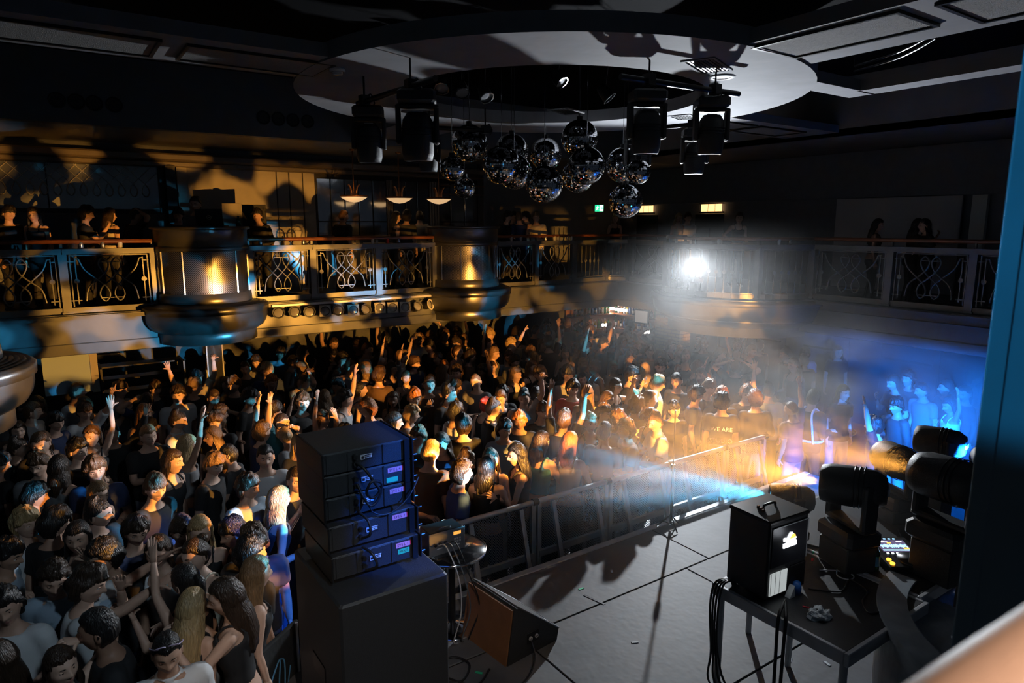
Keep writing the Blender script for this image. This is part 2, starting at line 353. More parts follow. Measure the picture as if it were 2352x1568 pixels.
# ---------------------------------------------------------------- balcony slabs and fascias
def lip_profile_box(mb, x0, x1, y0, y1): pass
slab = struct('floor_balcony', MB().box((-7, EDGE_Y - 0.1, 2.42), (BACK_X, BACK_Y, BAL_Z - 0.02)).box((EDGE_X - 0.1, 7.0, 2.42), (BACK_X, EDGE_Y - 0.1, BAL_Z - 0.02)).box((EDGE_X - 0.1, -3, 2.42), (BACK_X, 7.0, 2.72)).box((-7, 0.8, 2.42), (-1.6, EDGE_Y - 0.1, BAL_Z - 0.02)), m_fascia, 'balcony floor slab round the hall')
def edge_strip(nm, a, b, out, parent):
    """ridged lip, recessed fascia and lower band along one balcony edge; out = unit vector to the hall"""
    a = Vector((*a, 0)); b = Vector((*b, 0)); out = Vector((*out, 0)); t = (b - a).normalized(); L_ = (b - a).length
    M = Matrix((t, out, Vector((0, 0, 1)))).transposed().to_4x4(); M.translation = a
    put('lip', MB().box((0, 0, BAL_Z - .07), (L_, .24, BAL_Z - .02), 0, M).box((0, -.05, BAL_Z - .02), (L_, .16, BAL_Z), 0, M), m_fascia, parent)
    for k in range(3): put('ridge', MB().box((0, .165 + k * .026, BAL_Z - .02), (L_, .175 + k * .026, BAL_Z - .012), 0, M), m_rail, parent)
    put('fascia_board', MB().box((0, -.05, 2.46), (L_, .06, BAL_Z - .07), 0, M), m_fascia, parent)
    put('lower_band', MB().bev((0, -.05, FASC), (L_, .13, 2.47), .012, 0, M), m_fascia, parent)
edge_strip('a', (-7, EDGE_Y), (2.09, EDGE_Y), (0, -1), slab)
edge_strip('b', (2.09, EDGE_Y), (6.95, EDGE_Y), (0, -1), slab)
edge_strip('c', (6.95, EDGE_Y), (EDGE_X, EDGE_Y), (0, -1), slab)
edge_strip('d', (EDGE_X, EDGE_Y), (EDGE_X, 9.7), (-1, 0), slab)
edge_strip('e', (EDGE_X, 7.0), (EDGE_X, -3), (-1, 0), slab)
edge_strip('f', (-1.6, 0.8), (-1.6, EDGE_Y), (1, 0), slab)
struct('floor_balcony_stage', MB().box((-7, -3, 2.42), (1.6, 0.75, BAL_Z - 0.1)), m_fascia, 'balcony floor where the photographer stands')
# round bay of the short balcony
BAY = Vector((EDGE_X, 8.35, 0)); A0, A1 = radians(88), radians(272)
def arcbox(r0, r1, z0, z1, a0=A0, a1=A1, n=40, c=BAY):
    return MB().lathe([(r0, z1), (r0, z0), (r1, z0), (r1, z1), (r0, z1)], n, 0, (c.x, c.y, 0), a0, a1, sm=False)
put('bay_floor', MB().lathe([(.001, BAL_Z - .02), (1.62, BAL_Z - .02), (1.62, 2.5), (.001, 2.5)], 40, 0, (BAY.x, BAY.y, 0), A0, A1, sm=False), m_fascia, slab)
for k in range(5): put('ridge', arcbox(1.5 + k * .045, 1.52 + k * .045, BAL_Z - .02, BAL_Z - .006), m_rail, slab)
put('bay_lip', MB().lathe([(1.6, BAL_Z - .01), (1.74, BAL_Z - .03), (1.75, BAL_Z - .12), (1.68, BAL_Z - .13)], 48, 0, (BAY.x, BAY.y, 0), A0, A1), m_fascia, slab)
put('bay_bowl', MB().lathe([(1.7, BAL_Z - .13), (1.68, 2.62), (1.6, 2.48), (1.42, 2.38), (1.38, 2.36), (1.38, 2.2), (.01, 2.2)], 48, 0, (BAY.x, BAY.y, 0), A0, A1), m_fascia, slab)

# ---------------------------------------------------------------- railings
def smooth(pts, n=4, closed=False):
    P = [Vector(p) for p in pts]; out = []; m = len(P)
    for i in range(m if closed else m - 1):
        p0 = P[(i - 1) % m] if (i or closed) else P[0]; p1 = P[i]; p2 = P[(i + 1) % m]; p3 = P[(i + 2) % m] if (closed or i + 2 < m) else P[-1]
        for k in range(n):
            t = k / n; out.append(0.5 * ((2 * p1) + (p2 - p0) * t + (2 * p0 - 5 * p1 + 4 * p2 - p3) * t * t + (3 * p1 - p0 - 3 * p2 + p3) * t ** 3))
    if not closed: out.append(P[-1])
    return out
_A = [(.13, .93), (.19, .72), (.33, .52), (.44, .36), (.47, .2), (.41, .08), (.35, .2), (.38, .36), (.5, .52), (.6, .68), (.64, .84), (.58, .95), (.52, .84), (.55, .68), (.66, .52), (.78, .36), (.82, .1)]
PZ0, PZ1 = 0.10, 0.85
def P2(x, y): return Vector((x, 0, PZ0 + (PZ1 - PZ0) * y))
def disc(mb, x, z, r=.035): return mb.lathe([(.0001, -.008), (r, -.008), (r, .008), (.0001, .008)], 12, 0, (0, 0, 0), sm=False, M=Matrix.Translation((x, 0, z)) @ Matrix.Rotation(pi / 2, 4, 'X'))
mk = lambda f: (lambda mb: (f(mb), mb)[1])(MB())
ME_SCROLL = MB().tube(smooth([P2(x, y) for x, y in _A], 3), .012, 6).mesh('scroll'); ME_SCROLL.materials.append(m_rail)
ME_SCROLL2 = MB().tube(smooth([P2(1 - x, y) + Vector((0, .014, 0)) for x, y in _A], 3), .012, 6).bar(P2(.36, .86), P2(.64, .86), .012, .012).bar(P2(.36, .15), P2(.64, .15), .012, .012).mesh('scroll'); ME_SCROLL2.materials.append(m_rail)
_f = MB()
for a, b in [((.03, 0), (.03, 1)), ((.97, 0), (.97, 1)), ((.03, 1), (.97, 1)), ((.0, .12), (.13, .12)), ((.87, .12), (1, .12)), ((0, .88), (.1, .88)), ((.9, .88), (1, .88)), ((.09, .93), (.13, .93)), ((.87, .93), (.91, .93))]:
    _f.bar(P2(*a), P2(*b), .016, .016)
ME_FRAME = _f.mesh('panel_frame'); ME_FRAME.materials.append(m_rail)
def bal_mesh(x):
    m = disc(MB().bar(P2(x, .05), P2(x, .95), .014, .014), x, PZ0 + (PZ1 - PZ0) * .5).mesh('baluster'); m.materials.append(m_rail); return m
ME_B = {x: bal_mesh(x) for x in (.09, .91, .22, .36, .5, .64, .78)}
_f = MB()
for a, b in [((.06, 0), (.06, 1)), ((.94, 0), (.94, 1)), ((.06, 1), (.94, 1)), ((.06, .03), (.94, .03)), ((0, .12), (.06, .12)), ((.94, .12), (1, .12)), ((0, .88), (.06, .88)), ((.94, .88), (1, .88))]: _f.bar(P2(*a), P2(*b), .016, .016)
ME_FRAME2 = _f.mesh('panel_frame'); ME_FRAME2.materials.append(m_rail)
ME_PLINTH = MB().box((0, -.03, 0), (1, .03, .09)).mesh('plinth'); ME_PLINTH.materials.append(m_rail)
ME_POST = MB().box((-.055, -.055, 0), (.055, .055, .9)).box((-.07, -.07, 0), (.07, .07, .03)).mesh('post'); ME_POST.materials.append(m_rail)
ME_STAN = MB().box((-.02, -.012, .95), (.02, .012, 1.03)).mesh('stanchion'); ME_STAN.materials.append(m_rail)
def child(name, me, parent, loc=(0, 0, 0), rz=0, sx=1):
    o = bpy.data.objects.new(name, me); COL.objects.link(o); o.parent = parent; o.location = loc; o.rotation_euler = (0, 0, rz); o.scale = (sx, 1, 1); return o
def rail_path(parent, pts, inset=None):
    P3 = [Vector((*p, 0)) for p in pts]
    put('handrail', MB().tube([p + Vector((0, 0, 1.05)) for p in P3], .032, 10), m_wood, parent)
    b = MB()
    for p, q in zip(P3, P3[1:]):
        d = (q - p).normalized() * .005
        b.bar(p - d + Vector((0, 0, .925)), q + d + Vector((0, 0, .925)), .17, .045).bar(p - d + Vector((0, 0, .885)), q + d + Vector((0, 0, .885)), .12, .035)
    put('top_rail', b, m_rail, parent)
def panel_between(parent, p, q, kind='scroll'):
    p = Vector((*p, 0)); q = Vector((*q, 0)); d = q - p; L_ = d.length - .11; rz = atan2(d.y, d.x); s = p + d.normalized() * .055
    f = child('panel', ME_FRAME if kind == 'scroll' else ME_FRAME2, parent, s, rz, L_)
    child('plinth', ME_PLINTH, parent, s, rz, L_)
    if kind == 'scroll':
        child('scroll', ME_SCROLL, f); child('scroll', ME_SCROLL2, f)
        for x in (.09, .91): child('baluster', ME_B[x], f)
    else:
        for x in (.22, .36, .5, .64, .78): child('baluster', ME_B[x], f)
def railing(label, pts, kinds, extra_ends=True):
    t = thing('balcony_railing', label, 'railing', (0, 0, BAL_Z))
    rail_path(t, pts)
    for p in pts:
        child('post', ME_POST, t, (*p, 0)); child('stanchion', ME_STAN, t, (*p, 0))
    for p, q, k in zip(pts, pts[1:], kinds): panel_between(t, p, q, k)
    return t
Yl = EDGE_Y
railing('ornate grey railing outside the latticed window on the long balcony', [(-2.2, Yl), (-0.95, Yl), (.2, Yl), (1.38, Yl)], ['scroll'] * 3)
railing('ornate grey railing between the two round balcony drums', [(2.8, Yl), (3.86, Yl), (5.08, Yl), (6.26, Yl)], ['scroll'] * 3)
railing('ornate railing from the second drum to the balcony corner', [(7.66, Yl), (8.74, Yl), (9.79, Yl), (10.79, Yl), (EDGE_X, Yl - .3)], ['scroll', 'scroll', 'bars', 'bars'])
railing('short railing from the balcony corner to the round bay', [(EDGE_X, Yl - .3), (EDGE_X, 9.82)], ['scroll'])
railing('ornate railing past the round bay where silhouetted people stand', [(EDGE_X, 6.88), (EDGE_X, 5.54), (EDGE_X, 4.35), (EDGE_X, 3.15)], ['scroll'] * 3)
bp = [(BAY.x + 1.45 * cos(radians(a)), BAY.y + 1.45 * sin(radians(a))) for a in (90, 135, 182, 227, 270)]
bt = thing('balcony_railing', 'curved railing of straight balusters round the balcony bay', 'railing', (0, 0, BAL_Z))
fine = [(BAY.x + 1.45 * cos(radians(a)), BAY.y + 1.45 * sin(radians(a))) for a in range(90, 271, 6)]
rail_path(bt, fine)
for p in bp: child('post', ME_POST, bt, (*p, 0)); child('stanchion', ME_STAN, bt, (*p, 0))
for k, (a0, a1) in enumerate(((90, 135), (135, 182), (182, 227), (227, 270))):
    f = MB(); am = [(BAY.x + 1.45 * cos(radians(a0 + (a1 - a0) * j / 8)), BAY.y + 1.45 * sin(radians(a0 + (a1 - a0) * j / 8))) for j in range(9)]
    for zz in (PZ0, PZ1):
        for p, q in zip(am[:-1], am[1:]): f.bar((*p, zz), (*q, zz), .016, .016)
    for j in (1, 7): f.bar((*am[j], PZ0), (*am[j], PZ1), .016, .016)
    fo = put('panel', f, m_rail, bt)
    for j in (2, 3, 4, 5, 6):
        x, y = am[j]; b = MB().bar((0, 0, PZ0), (0, 0, PZ1), .014, .014); disc(b, 0, .47)
        put('baluster', b, m_rail, fo, (x, y, 0), (0, 0, radians((a0 + a1) / 2) + pi / 2))
    pl = MB()
    for p, q in zip(am[:-1], am[1:]): pl.bar((*p, .045), (*q, .045), .06, .09)
    put('plinth', pl, m_rail, bt)

# ---------------------------------------------------------------- balcony drums
m_drum = mat('gunmetal_drum_paint', (0.14, 0.145, 0.15), 0.3, 0.75, var=0.1)
m_mesh = perforated('perforated_drum_sheet', (0.3, 0.3, 0.3), 0.03, 0.42, 0.35, 0.9)
def drum(x, y, label, full=True, rz=0.0, k=1.0):
    t = thing('balcony_drum', label, 'balcony drum', (x, y, 0), (0, 0, rz))
    if full:
        put('drum_top', MB().lathe([(.0001, 4.16), (.72, 4.165), (.735, 4.15), (.735, 4.13), (.69, 4.11)], 48), m_drum, t)
        put('upper_band', MB().lathe([(.69, 4.12), (.685, 3.875), (.675, 3.87), (.675, 3.86), (.7, 3.855), (.7, 3.79), (.66, 3.785)], 48), m_drum, t)
        ms = put('mesh_screen', MB().lathe([(.665, 3.79), (.665, 3.13)], 48), m_mesh, t)
        uv = ms.data.uv_layers.new(name='UVMap').data
        for p in ms.data.polygons:
            for li in p.loop_indices:
                v = ms.data.vertices[ms.data.loops[li].vertex_index].co; a = atan2(v.y, v.x) % (2 * pi)
                uv[li].uv = (a * .665, v.z)
            us = [uv[li].uv[0] for li in p.loop_indices]
            if max(us) - min(us) > 2:
                for li in p.loop_indices:
                    if uv[li].uv[0] < 1: uv[li].uv = (uv[li].uv[0] + 2 * pi * .665, uv[li].uv[1])
        for a in (200, 235, 270, 305, 340, 20, 90, 150):
            put('screen_strut', MB().bar((.672 * cos(radians(a)), .672 * sin(radians(a)), 3.13), (.672 * cos(radians(a)), .672 * sin(radians(a)), 3.79), .02, .014), m_drum, t)
        put('inner_drum', MB().lathe([(.5, 3.0), (.5, 3.8)], 24), m_black, t)
        put('base_ring', MB().lathe([(.66, 3.14), (.7, 3.13), (.71, 3.0), (.7, 2.98)], 48), m_drum, t)
    lp = [(.66, 2.985)]
    for j in range(5): lp += [(.7 + j * .048, 2.975 - j * .008), (.72 + j * .048, 2.987 - j * .008), (.735 + j * .048, 2.975 - j * .008)]
    put('ridged_lip', MB().lathe(lp + [(.95, 2.93), (.96, 2.92), (.955, 2.83), (.93, 2.825)], 56), m_drum, t)
    put('bowl', MB().lathe([(.93, 2.83), (.93, 2.74), (.91, 2.66), (.86, 2.58), (.78, 2.53), (.74, 2.52)], 56), m_drum, t)
    put('under_ring', MB().lathe([(.74, 2.53), (.75, 2.50), (.75, 2.36), (.73, 2.35), (.0001, 2.35)], 56), m_drum, t)
    return t
drum(2.09, Yl + .02, 'round gunmetal balcony drum with a laptop and a bottle on top')
drum(6.95, Yl + .02, 'round gunmetal balcony drum beside the row of stage lamps')
drum(-1.12, 7.75, 'round bowl under the side balcony with a ridged wet lip', full=True)

# ---------------------------------------------------------------- row of par cans under the balcony edge
bar_t = thing('lighting_bar', 'pale metal bar the row of par cans hangs from', 'lighting bar', (0, Yl - .26, 2.84))
put('rail', MB().bev((3.05, -.02, -.012), (6.15, .02, .03), .006), m_alu, bar_t)
for x in (3.2, 4.6, 6.0): put('bracket', MB().box((x - .02, .0, -.02), (x + .02, .22, .02)), m_blackm, bar_t)
m_gel = mat('pale_gel_frame', (0.55, 0.55, 0.5), 0.6)
m_lensg = mat('par_lens', (0.35, 0.36, 0.38), 0.15, 0.3)
pars = [(640, 718, 0), (677, 716, 0), (711, 716, 0), (747, 714, 1), (777, 712, 0), (812, 712, 1), (841, 710, 2), (873, 707, 1), (902, 706, 1), (931, 705, 1), (960, 703, 2), (988, 699, 3)]
LBL = {0: 'par can with a dark octagonal front ring on the lighting bar', 1: 'par can with a square white gel frame on the lighting bar', 2: 'par can turned aside on the lighting bar', 3: 'par can aimed outward at the end of the lighting bar'}
for px, py, k in pars:
    c = at(px, py, 'Y', Yl - .3); tilt = {0: 20, 1: 14, 2: 24, 3: 15}[k]; yaw = {0: 0, 1: 2, 2: 28, 3: 50}[k]
    t = thing('par_can', LBL[k], 'stage lamp', c, (radians(90 - tilt), 0, radians(-18 + yaw)), 'par cans under the balcony')
    put('can', MB().lathe([(.0001, -.2), (.05, -.19), (.07, -.13), (.085, 0), (.08, 0), (.06, -.1)], 20), m_blackm, t)
    put('lens', MB().lathe([(.078, -.02), (.05, -.008), (.0001, -.003)], 16), m_lensg, t)
    if k == 1:
        f = MB()
        for a in range(16):
            pass
        q = .1; ring = [(.082 * cos(2 * pi * a / 16 + pi / 16), .082 * sin(2 * pi * a / 16 + pi / 16)) for a in range(16)]
        def sqp(x, y): s_ = q / max(abs(x), abs(y)); return (x * s_, y * s_)
        vs = [(x, y, .01) for x, y in ring] + [(*sqp(x, y), .01) for x, y in ring]
        f.add(vs, [(i, 16 + i, 16 + (i + 1) % 16, (i + 1) % 16) for i in range(16)]); f.box((-q, -q, -.005), (q, -q + .012, .01)).box((-q, q - .012, -.005), (q, q, .01)).box((-q, -q, -.005), (-q + .012, q, .01)).box((q - .012, -q, -.005), (q, q, .01))
        put('gel_frame', f, m_gel, t)
    else:
        put('gel_frame', MB().lathe([(.1, -.01), (.108, .0), (.108, .014), (.095, .014), (.085, .005)], 8, sm=False), m_gel if k == 3 else m_rail, t)
    put('yoke', MB().tube([(-.095, 0, -.1), (-.1, .09, -.1), (0, .12, -.1), (.1, .09, -.1), (.095, 0, -.1)], .008, 6), m_blackm, t)
# ---------------------------------------------------------------- long balcony: back wall dressing
WY = BACK_Y - 0.02
win = struct('window_1', MB().box((-1.6, WY - .03, 4.40), (2.0, WY, 4.48)).box((-1.6, WY - .03, 5.27), (2.0, WY, 5.31)).box((1.92, WY - .05, 4.40), (2.02, WY, 5.31)).box((-1.65, WY - .05, 4.40), (-1.6, WY, 5.31)), m_blackm, 'wide glazed screen with a lattice and hanging loops along its top')
m_pane = mat('smoky_glazing', (0.30, 0.33, 0.33), 0.22, 0.55, bump=0.05, bscale=3, var=0.35, vscale=1.3)
for x0, x1 in ((-1.6, .14), (.16, 1.92)): put('pane', MB().box((x0, WY - .012, 4.48), (x1, WY - .004, 5.27)), m_pane, win)
m_lat = mat('lattice_paint', (0.42, 0.42, 0.40), 0.45, 0.3)
pitch = .2; zt, zm, zb = 5.27, 4.95, 4.72
for i in range(-8, 10):
    x = i * pitch + .1
    if -1.55 < x < 1.9:
        lp = [(x, zm), (x - .045, zm - .08), (x - .06, zm - .15), (x - .035, zm - .215), (x, zm - .235), (x + .035, zm - .215), (x + .06, zm - .15), (x + .045, zm - .08), (x, zm)]
        put('loop', MB().tube([(v.x, WY - .03, v.y) for v in smooth([(p, q, 0) for p, q in lp], 2)], .011, 5), m_lat, win)
    for s in (-1, 1):
        a = (x, zm); b = (x + s * pitch * 1.6, zt)
        if b[0] > 1.9: k = (1.9 - a[0]) / (b[0] - a[0]); b = (1.9, zm + (zt - zm) * k) if k > 0 else None
        elif b[0] < -1.55: b = None
        if b and -1.55 < x < 1.9: put('lattice_bar', MB().bar((a[0], WY - .03, a[1]), (b[0], WY - .03, b[1]), .016, .012), m_lat, win)
# dark dado, pilasters and plastered panels
struct('trim_9', MB().box((-7, WY - .06, 2.9), (2.0, WY, 4.40)), m_fascia, 'dark dado under the glazed screen')
struct('trim_10', MB().box((2.03, WY - .25, 2.9), (2.2, WY, 5.3)), m_black, 'black pilaster beside the glazed screen')
struct('trim_11', MB().box((2.24, WY - .12, 2.9), (2.42, WY, 5.3)), m_wall_l, 'pale pilaster beside the plaster wall')
pl = struct('wall_plaster_panels', MB().box((2.42, WY - .03, 2.9), (4.95, WY, 5.32)), m_black, 'plaster panelled wall behind the drum')
for x0, x1 in ((2.43, 4.13), (4.155, 4.39), (4.415, 4.68), (4.705, 4.95)): put('plaster_panel', MB().bev((x0, WY - .05, 2.92), (x1, WY - .03, 5.3), .005), m_wall_l, pl)
# mirrored bar recess
mr = struct('wall_mirrored', MB().box((4.97, WY - .02, 2.9), (9.1, WY, 5.3)), m_blackm, 'mirror panelled bar wall behind the pendant lamps')
m_mir2 = mat('aged_mirror', (0.62, 0.62, 0.6), 0.09, 0.95, bump=0.03, bscale=3)
m_flute = mat('fluted_panel_paint', (0.2, 0.2, 0.2), 0.35, 0.4)
xs = [4.99, 5.3, 5.62, 5.94, 6.28, 6.62, 6.78, 7.1, 7.4, 7.72, 8.0, 8.3, 8.7, 9.08]
for i, (a, b) in enumerate(zip(xs, xs[1:])):
    if i in (5, 9): 
        for k in range(4): put('flute', MB().tube([(a + (b - a) * (k + .5) / 4, WY - .04, 2.95), (a + (b - a) * (k + .5) / 4, WY - .04, 5.2)], (b - a) / 8, 8), m_flute, mr)
    else:
        for z0, z1 in ((3.5, 4.25), (4.27, 5.18)): put('mirror_panel', MB().bev((a + .012, WY - .04, z0), (b - .012, WY - .022, z1), .006), m_mir2, mr)
# back bar counter and shelves before the mirrors
t = thing('back_bar', 'long dark bar counter under the mirrored wall', 'bar counter', (5.0, 13.9, BAL_Z))
put('front', MB().box((0, .0, 0), (3.6, .08, 1.0)), m_fascia, t); put('top', MB().bev((-.05, -.08, 1.0), (3.65, .5, 1.05), .01), m_wood, t)
for k in range(6): put('front_panel', MB().bev((.08 + k * .58, -.02, .1), (.6 + k * .58, .0, .92), .01), m_wall_l, t)
# pendant bowls
m_bowl = mat('alabaster_bowl', (0.75, 0.6, 0.42), 0.4, emit=(1.0, 0.62, 0.3), es=0.55)
m_bronze = mat('bronze', (0.25, 0.12, 0.06), 0.35, 0.7)
for px, py, w_ in ((813, 452, 'the drum side'), (917, 455, 'the middle'), (1008, 457, 'the dark recess')):
    c = at(px, py, 'Y', 13.2)
    t = thing('pendant_lamp', 'alabaster bowl pendant with bronze scrolls hung toward %s of the mirrored bar' % w_, 'pendant lamp', c)
    put('bowl', MB().lathe([(.0001, -.11), (.1, -.095), (.2, -.05), (.27, .0), (.255, .005), (.0001, -.02)], 28), m_bowl, t)
    put('rim', MB().lathe([(.27, -.005), (.285, .01), (.28, .03), (.24, .03), (.24, .005)], 28), m_bronze, t)
    for a in (0, 1, 2, 3):
        A = a * pi / 2 + .5
        put('scroll', MB().tube([(r * cos(A), r * sin(A), z) for r, z in ((.06, .02), (.07, .12), (.1, .2), (.15, .24))], [.022, .018, .014, .012], 6), m_bronze, t)
    put('stem', MB().tube([(0, 0, -.02), (0, 0, SOFF - c.z)], .012, 6), m_bronze, t); put('ceiling_rose', MB().lathe([(.06, SOFF - c.z - .002), (.05, SOFF - c.z - .03), (.001, SOFF - c.z - .035)], 14), m_bronze, t)
# dark recess past the mirrors with thin lit bands, partition
rc = struct('wall_recess', MB().box((9.1, WY - .3, 2.9), (9.2, WY, SOFF)).box((9.2, WY - .02, 2.9), (BACK_X, WY, SOFF)), m_wall_r, 'dark recess wall past the mirrored bar')
for z in (4.9, 5.1, 5.3): put('shelf_strip', MB().box((7.9, WY - .34, z), (9.1, WY - .3, z + .02)), m_bronze, rc)
# laptop and bottle on the first drum
t = thing('laptop', 'open black laptop on the balcony drum, a pale round mark on its lid', 'laptop', (2.22, Yl - .1, 4.166), (0, 0, radians(-30)))
put('base', MB().bev((-.2, .0, 0), (.2, .26, .018), .004), m_black, t)
lid = put('lid', MB().bev((-.21, -.012, 0), (.21, 0, .26), .004), m_black, t, (0, .0, .018), (radians(12), 0, 0))
put('round_mark', MB().lathe([(.03, 0), (.036, 0), (.036, .002), (.03, .002)], 20, M=Matrix.Translation((0, -.0125, .13)) @ Matrix.Rotation(pi / 2, 4, 'X')).box((-.018, -.0145, .126), (.018, -.0125, .134)), mat('pale_gold_mark', (.7, .6, .4), .4), lid)
def bottle(name, label, loc, h, r, m, cap, group=None, lab=None):
    t = thing(name, label, 'bottle', loc, group=group)
    put('glass', MB().lathe([(.0001, 0), (r, .002), (r, h * .55), (r * .85, h * .64), (r * .36, h * .76), (r * .36, h * .95)], 14), m, t)
    put('cap', MB().lathe([(r * .4, h * .93), (r * .4, h), (.0001, h)], 12), cap, t)
    if lab: put('paper_label', MB().lathe([(r * 1.02, h * .18), (r * 1.02, h * .48)], 14), lab, t)
    return t
m_green = mat('green_bottle_glass', (0.02, 0.09, 0.05), 0.08, trans=0.35, spec=.8)
bottle('wine_bottle', 'dark green bottle standing on the balcony drum', (2.62, Yl - .22, 4.166), .17, .04, m_green, m_black)
# notice board behind the first drum
t = thing('notice_board', 'black and pale two-part notice board behind the balcony drum', 'notice board', (3.0, 13.3, BAL_Z), (0, 0, radians(-20)))
put('pale_half', MB().bev((-.26, -.015, .9), (.08, .015, 1.68), .004), m_wall_l, t); put('dark_half', MB().bev((.08, -.015, .9), (.5, .015, 1.66), .004), m_black, t)
for x in (-.2, .42): put('leg', MB().box((x - .015, -.015, 0), (x + .015, .015, .9)), m_blackm, t)
# furniture glimpsed through the railing
t = thing('bar_fridge', 'low grey drinks fridge with a pale top seen through the railing', 'fridge', (3.25, 13.0, BAL_Z))
put('cabinet', MB().bev((0, 0, .02), (.78, .5, .82), .01), mat('grey_steel', (.25, .25, .26), .4, .6), t); put('worktop', MB().bev((-.04, -.04, .82), (.82, .52, .86), .008), m_white, t)
put('door', MB().bev((.03, -.02, .06), (.75, 0, .78), .006), mat('fridge_door', (.12, .12, .125), .3, .4), t); put('side_strip', MB().box((.79, -.02, .05), (.83, .02, .8)), m_white, t)
for k, x in enumerate((3.35, 3.55, 3.75)):
    bottle('spirit_bottle', 'small amber bottle on the low fridge behind the railing', (x, 13.15, BAL_Z + .86), .22, .032, mat('amber_glass', (.5, .22, .04), .1, trans=.4), m_black, 'bottles on the low fridge')
t = thing('shelf_rack', 'open metal wine rack behind the railing', 'rack', (5.5, 13.4, BAL_Z))
for x in (0, .5): put('upright', MB().box((x, 0, 0), (x + .025, .25, .85)), m_chrome, t)
for z in (.1, .25, .4, .55, .7, .84): put('rung', MB().box((.02, 0, z), (.5, .012, z + .012)), m_chrome, t)
t = thing('white_door_frame', 'pale framed low door behind the railing', 'door', (4.75, 13.6, BAL_Z))
t['label'] = 'low grey hatch door with a white frame behind the railing'
put('leaf', MB().box((.04, 0, 0), (.42, .03, .82)), mat('hatch_grey', (.3, .3, .3), .6), t); put('frame', MB().box((0, -.01, 0), (.04, .04, .86)).box((.42, -.01, 0), (.46, .04, .86)).box((0, -.01, .82), (.46, .04, .86)), m_white, t)
# cans and cups left on the rail ledges
m_can = mat('drink_can', (.6, .6, .62), .25, .9); m_cup = mat('clear_cup', (.8, .85, .9), .15, alpha=.45); m_canr = mat('red_can', (.5, .04, .03), .3, .5)
LZ = BAL_Z + .949
def can(x, y, kind):
    if kind < 2:
        t = thing('drink_can', ['silver drink can left on the balcony rail', 'red drink can left on the balcony rail'][kind], 'can', (x, y, LZ), group='drinks left on the balcony rail')
        put('body', MB().lathe([(.0001, 0), (.028, .002), (.032, .01), (.032, .09), (.026, .1)], 12), [m_can, m_canr][kind], t); put('lid', MB().lathe([(.0001, .1), (.026, .1), (.027, .104)], 12), m_can, t)
    else:
        t = thing('plastic_cup', 'clear plastic cup left on the balcony rail', 'cup', (x, y, LZ), group='drinks left on the balcony rail')
        put('wall', MB().lathe([(.026, 0), (.036, .09)], 12), m_cup, t); put('base', MB().lathe([(.0001, .002), (.026, .002)], 12), m_cup, t)
for x, k in ((.45, 0), (.72, 0), (.95, 2), (3.0, 0), (3.72, 0), (5.0, 2), (5.3, 1), (5.52, 0), (8.1, 2), (8.35, 2), (9.0, 0), (9.25, 2), (9.35, 2), (9.62, 2), (9.72, 2)): can(x, Yl, k)
for a, k in ((150, 2), (160, 2), (200, 2), (240, 2), (248, 0)): can(BAY.x + 1.45 * cos(radians(a)), BAY.y + 1.45 * sin(radians(a)), k)

# ---------------------------------------------------------------- short balcony back wall
WX = BACK_X - .07
t = thing('exit_sign', 'lit green and white running-man exit sign over the corner', 'exit sign', at(1376, 478, 'Y', WY - .35), (0, 0, radians(-30)))
put('case', MB().bev((-.13, -.02, -.1), (.13, .02, .1), .006), m_white, t)
put('face', MB().box((-.12, -.024, -.09), (.12, -.02, .09)), mat('exit_green', (0, .3, .12), .5, emit=(0.02, .7, .3), es=1.2), t)
m_ex = mat('exit_white', (.9, .9, .9), .5, emit=(.9, 1, .95), es=1.6)
put('arrow_panel', MB().box((.01, -.028, -.08), (.11, -.024, .08)), m_ex, t); put('arrow', MB().bar((.03, -.03, 0), (.09, -.03, 0), .006, .02).bar((.065, -.03, .035), (.095, -.03, 0), .006, .018).bar((.065, -.03, -.035), (.095, -.03, 0), .006, .018), MATS['exit_green'], t)
put('running_figure', MB().cyl((0, 0, 0), .014, 0, .004, 10, M=Matrix.Translation((-.045, -.025, .055)) @ Matrix.Rotation(pi / 2, 4, 'X')).bar((-.05, -.026, .04), (-.06, -.026, -.01), .004, .022).bar((-.06, -.026, -.01), (-.03, -.026, -.04), .004, .014).bar((-.06, -.026, -.01), (-.09, -.026, -.06), .004, .014).bar((-.05, -.026, .03), (-.015, -.026, .01), .004, .012).bar((-.05, -.026, .03), (-.09, -.026, .015), .004, .012), m_ex, t)
m_lit = mat('lit_transom_glass', (.9, .6, .35), .5, emit=(1, .55, .22), es=1.6)
for n_, (px, py, wd, k) in enumerate(((1635, 477, .66, 3), (1485, 480, .55, 3))):
    c = at(px, py, 'X', WX); d = struct('window_%d' % (n_ + 2), MB().box((WX - .03, c.y - wd / 2 - .05, c.z - .13), (WX, c.y + wd / 2 + .05, c.z - .095)).box((WX - .03, c.y - wd / 2 - .05, c.z + .095), (WX, c.y + wd / 2 + .05, c.z + .12)), m_black, 'small amber lit transom window')
    for j in range(k):
        a = c.y - wd / 2 + j * wd / k; put('pane', MB().box((WX - .02, a + .012, c.z - .09), (WX - .008, a + wd / k - .012, c.z + .09)), m_lit, d)
for y0, y1 in ((11.0, 11.9), (13.2, 14.0)):
    d = struct('door_%d' % int(y0), MB().bev((WX - .03, y0, BAL_Z), (WX, y1, 4.45), .01), m_black, 'dark double door under the lit transom')
    put('handle', MB().box((WX - .06, (y0 + y1) / 2 - .06, 3.85), (WX - .03, (y0 + y1) / 2 - .04, 4.1)), m_chrome, d)
struct('trim_12', MB().box((WX - .1, 5.28, BAL_Z), (WX, 5.52, 4.72)), m_white, 'tall white pilaster on the slate wall')
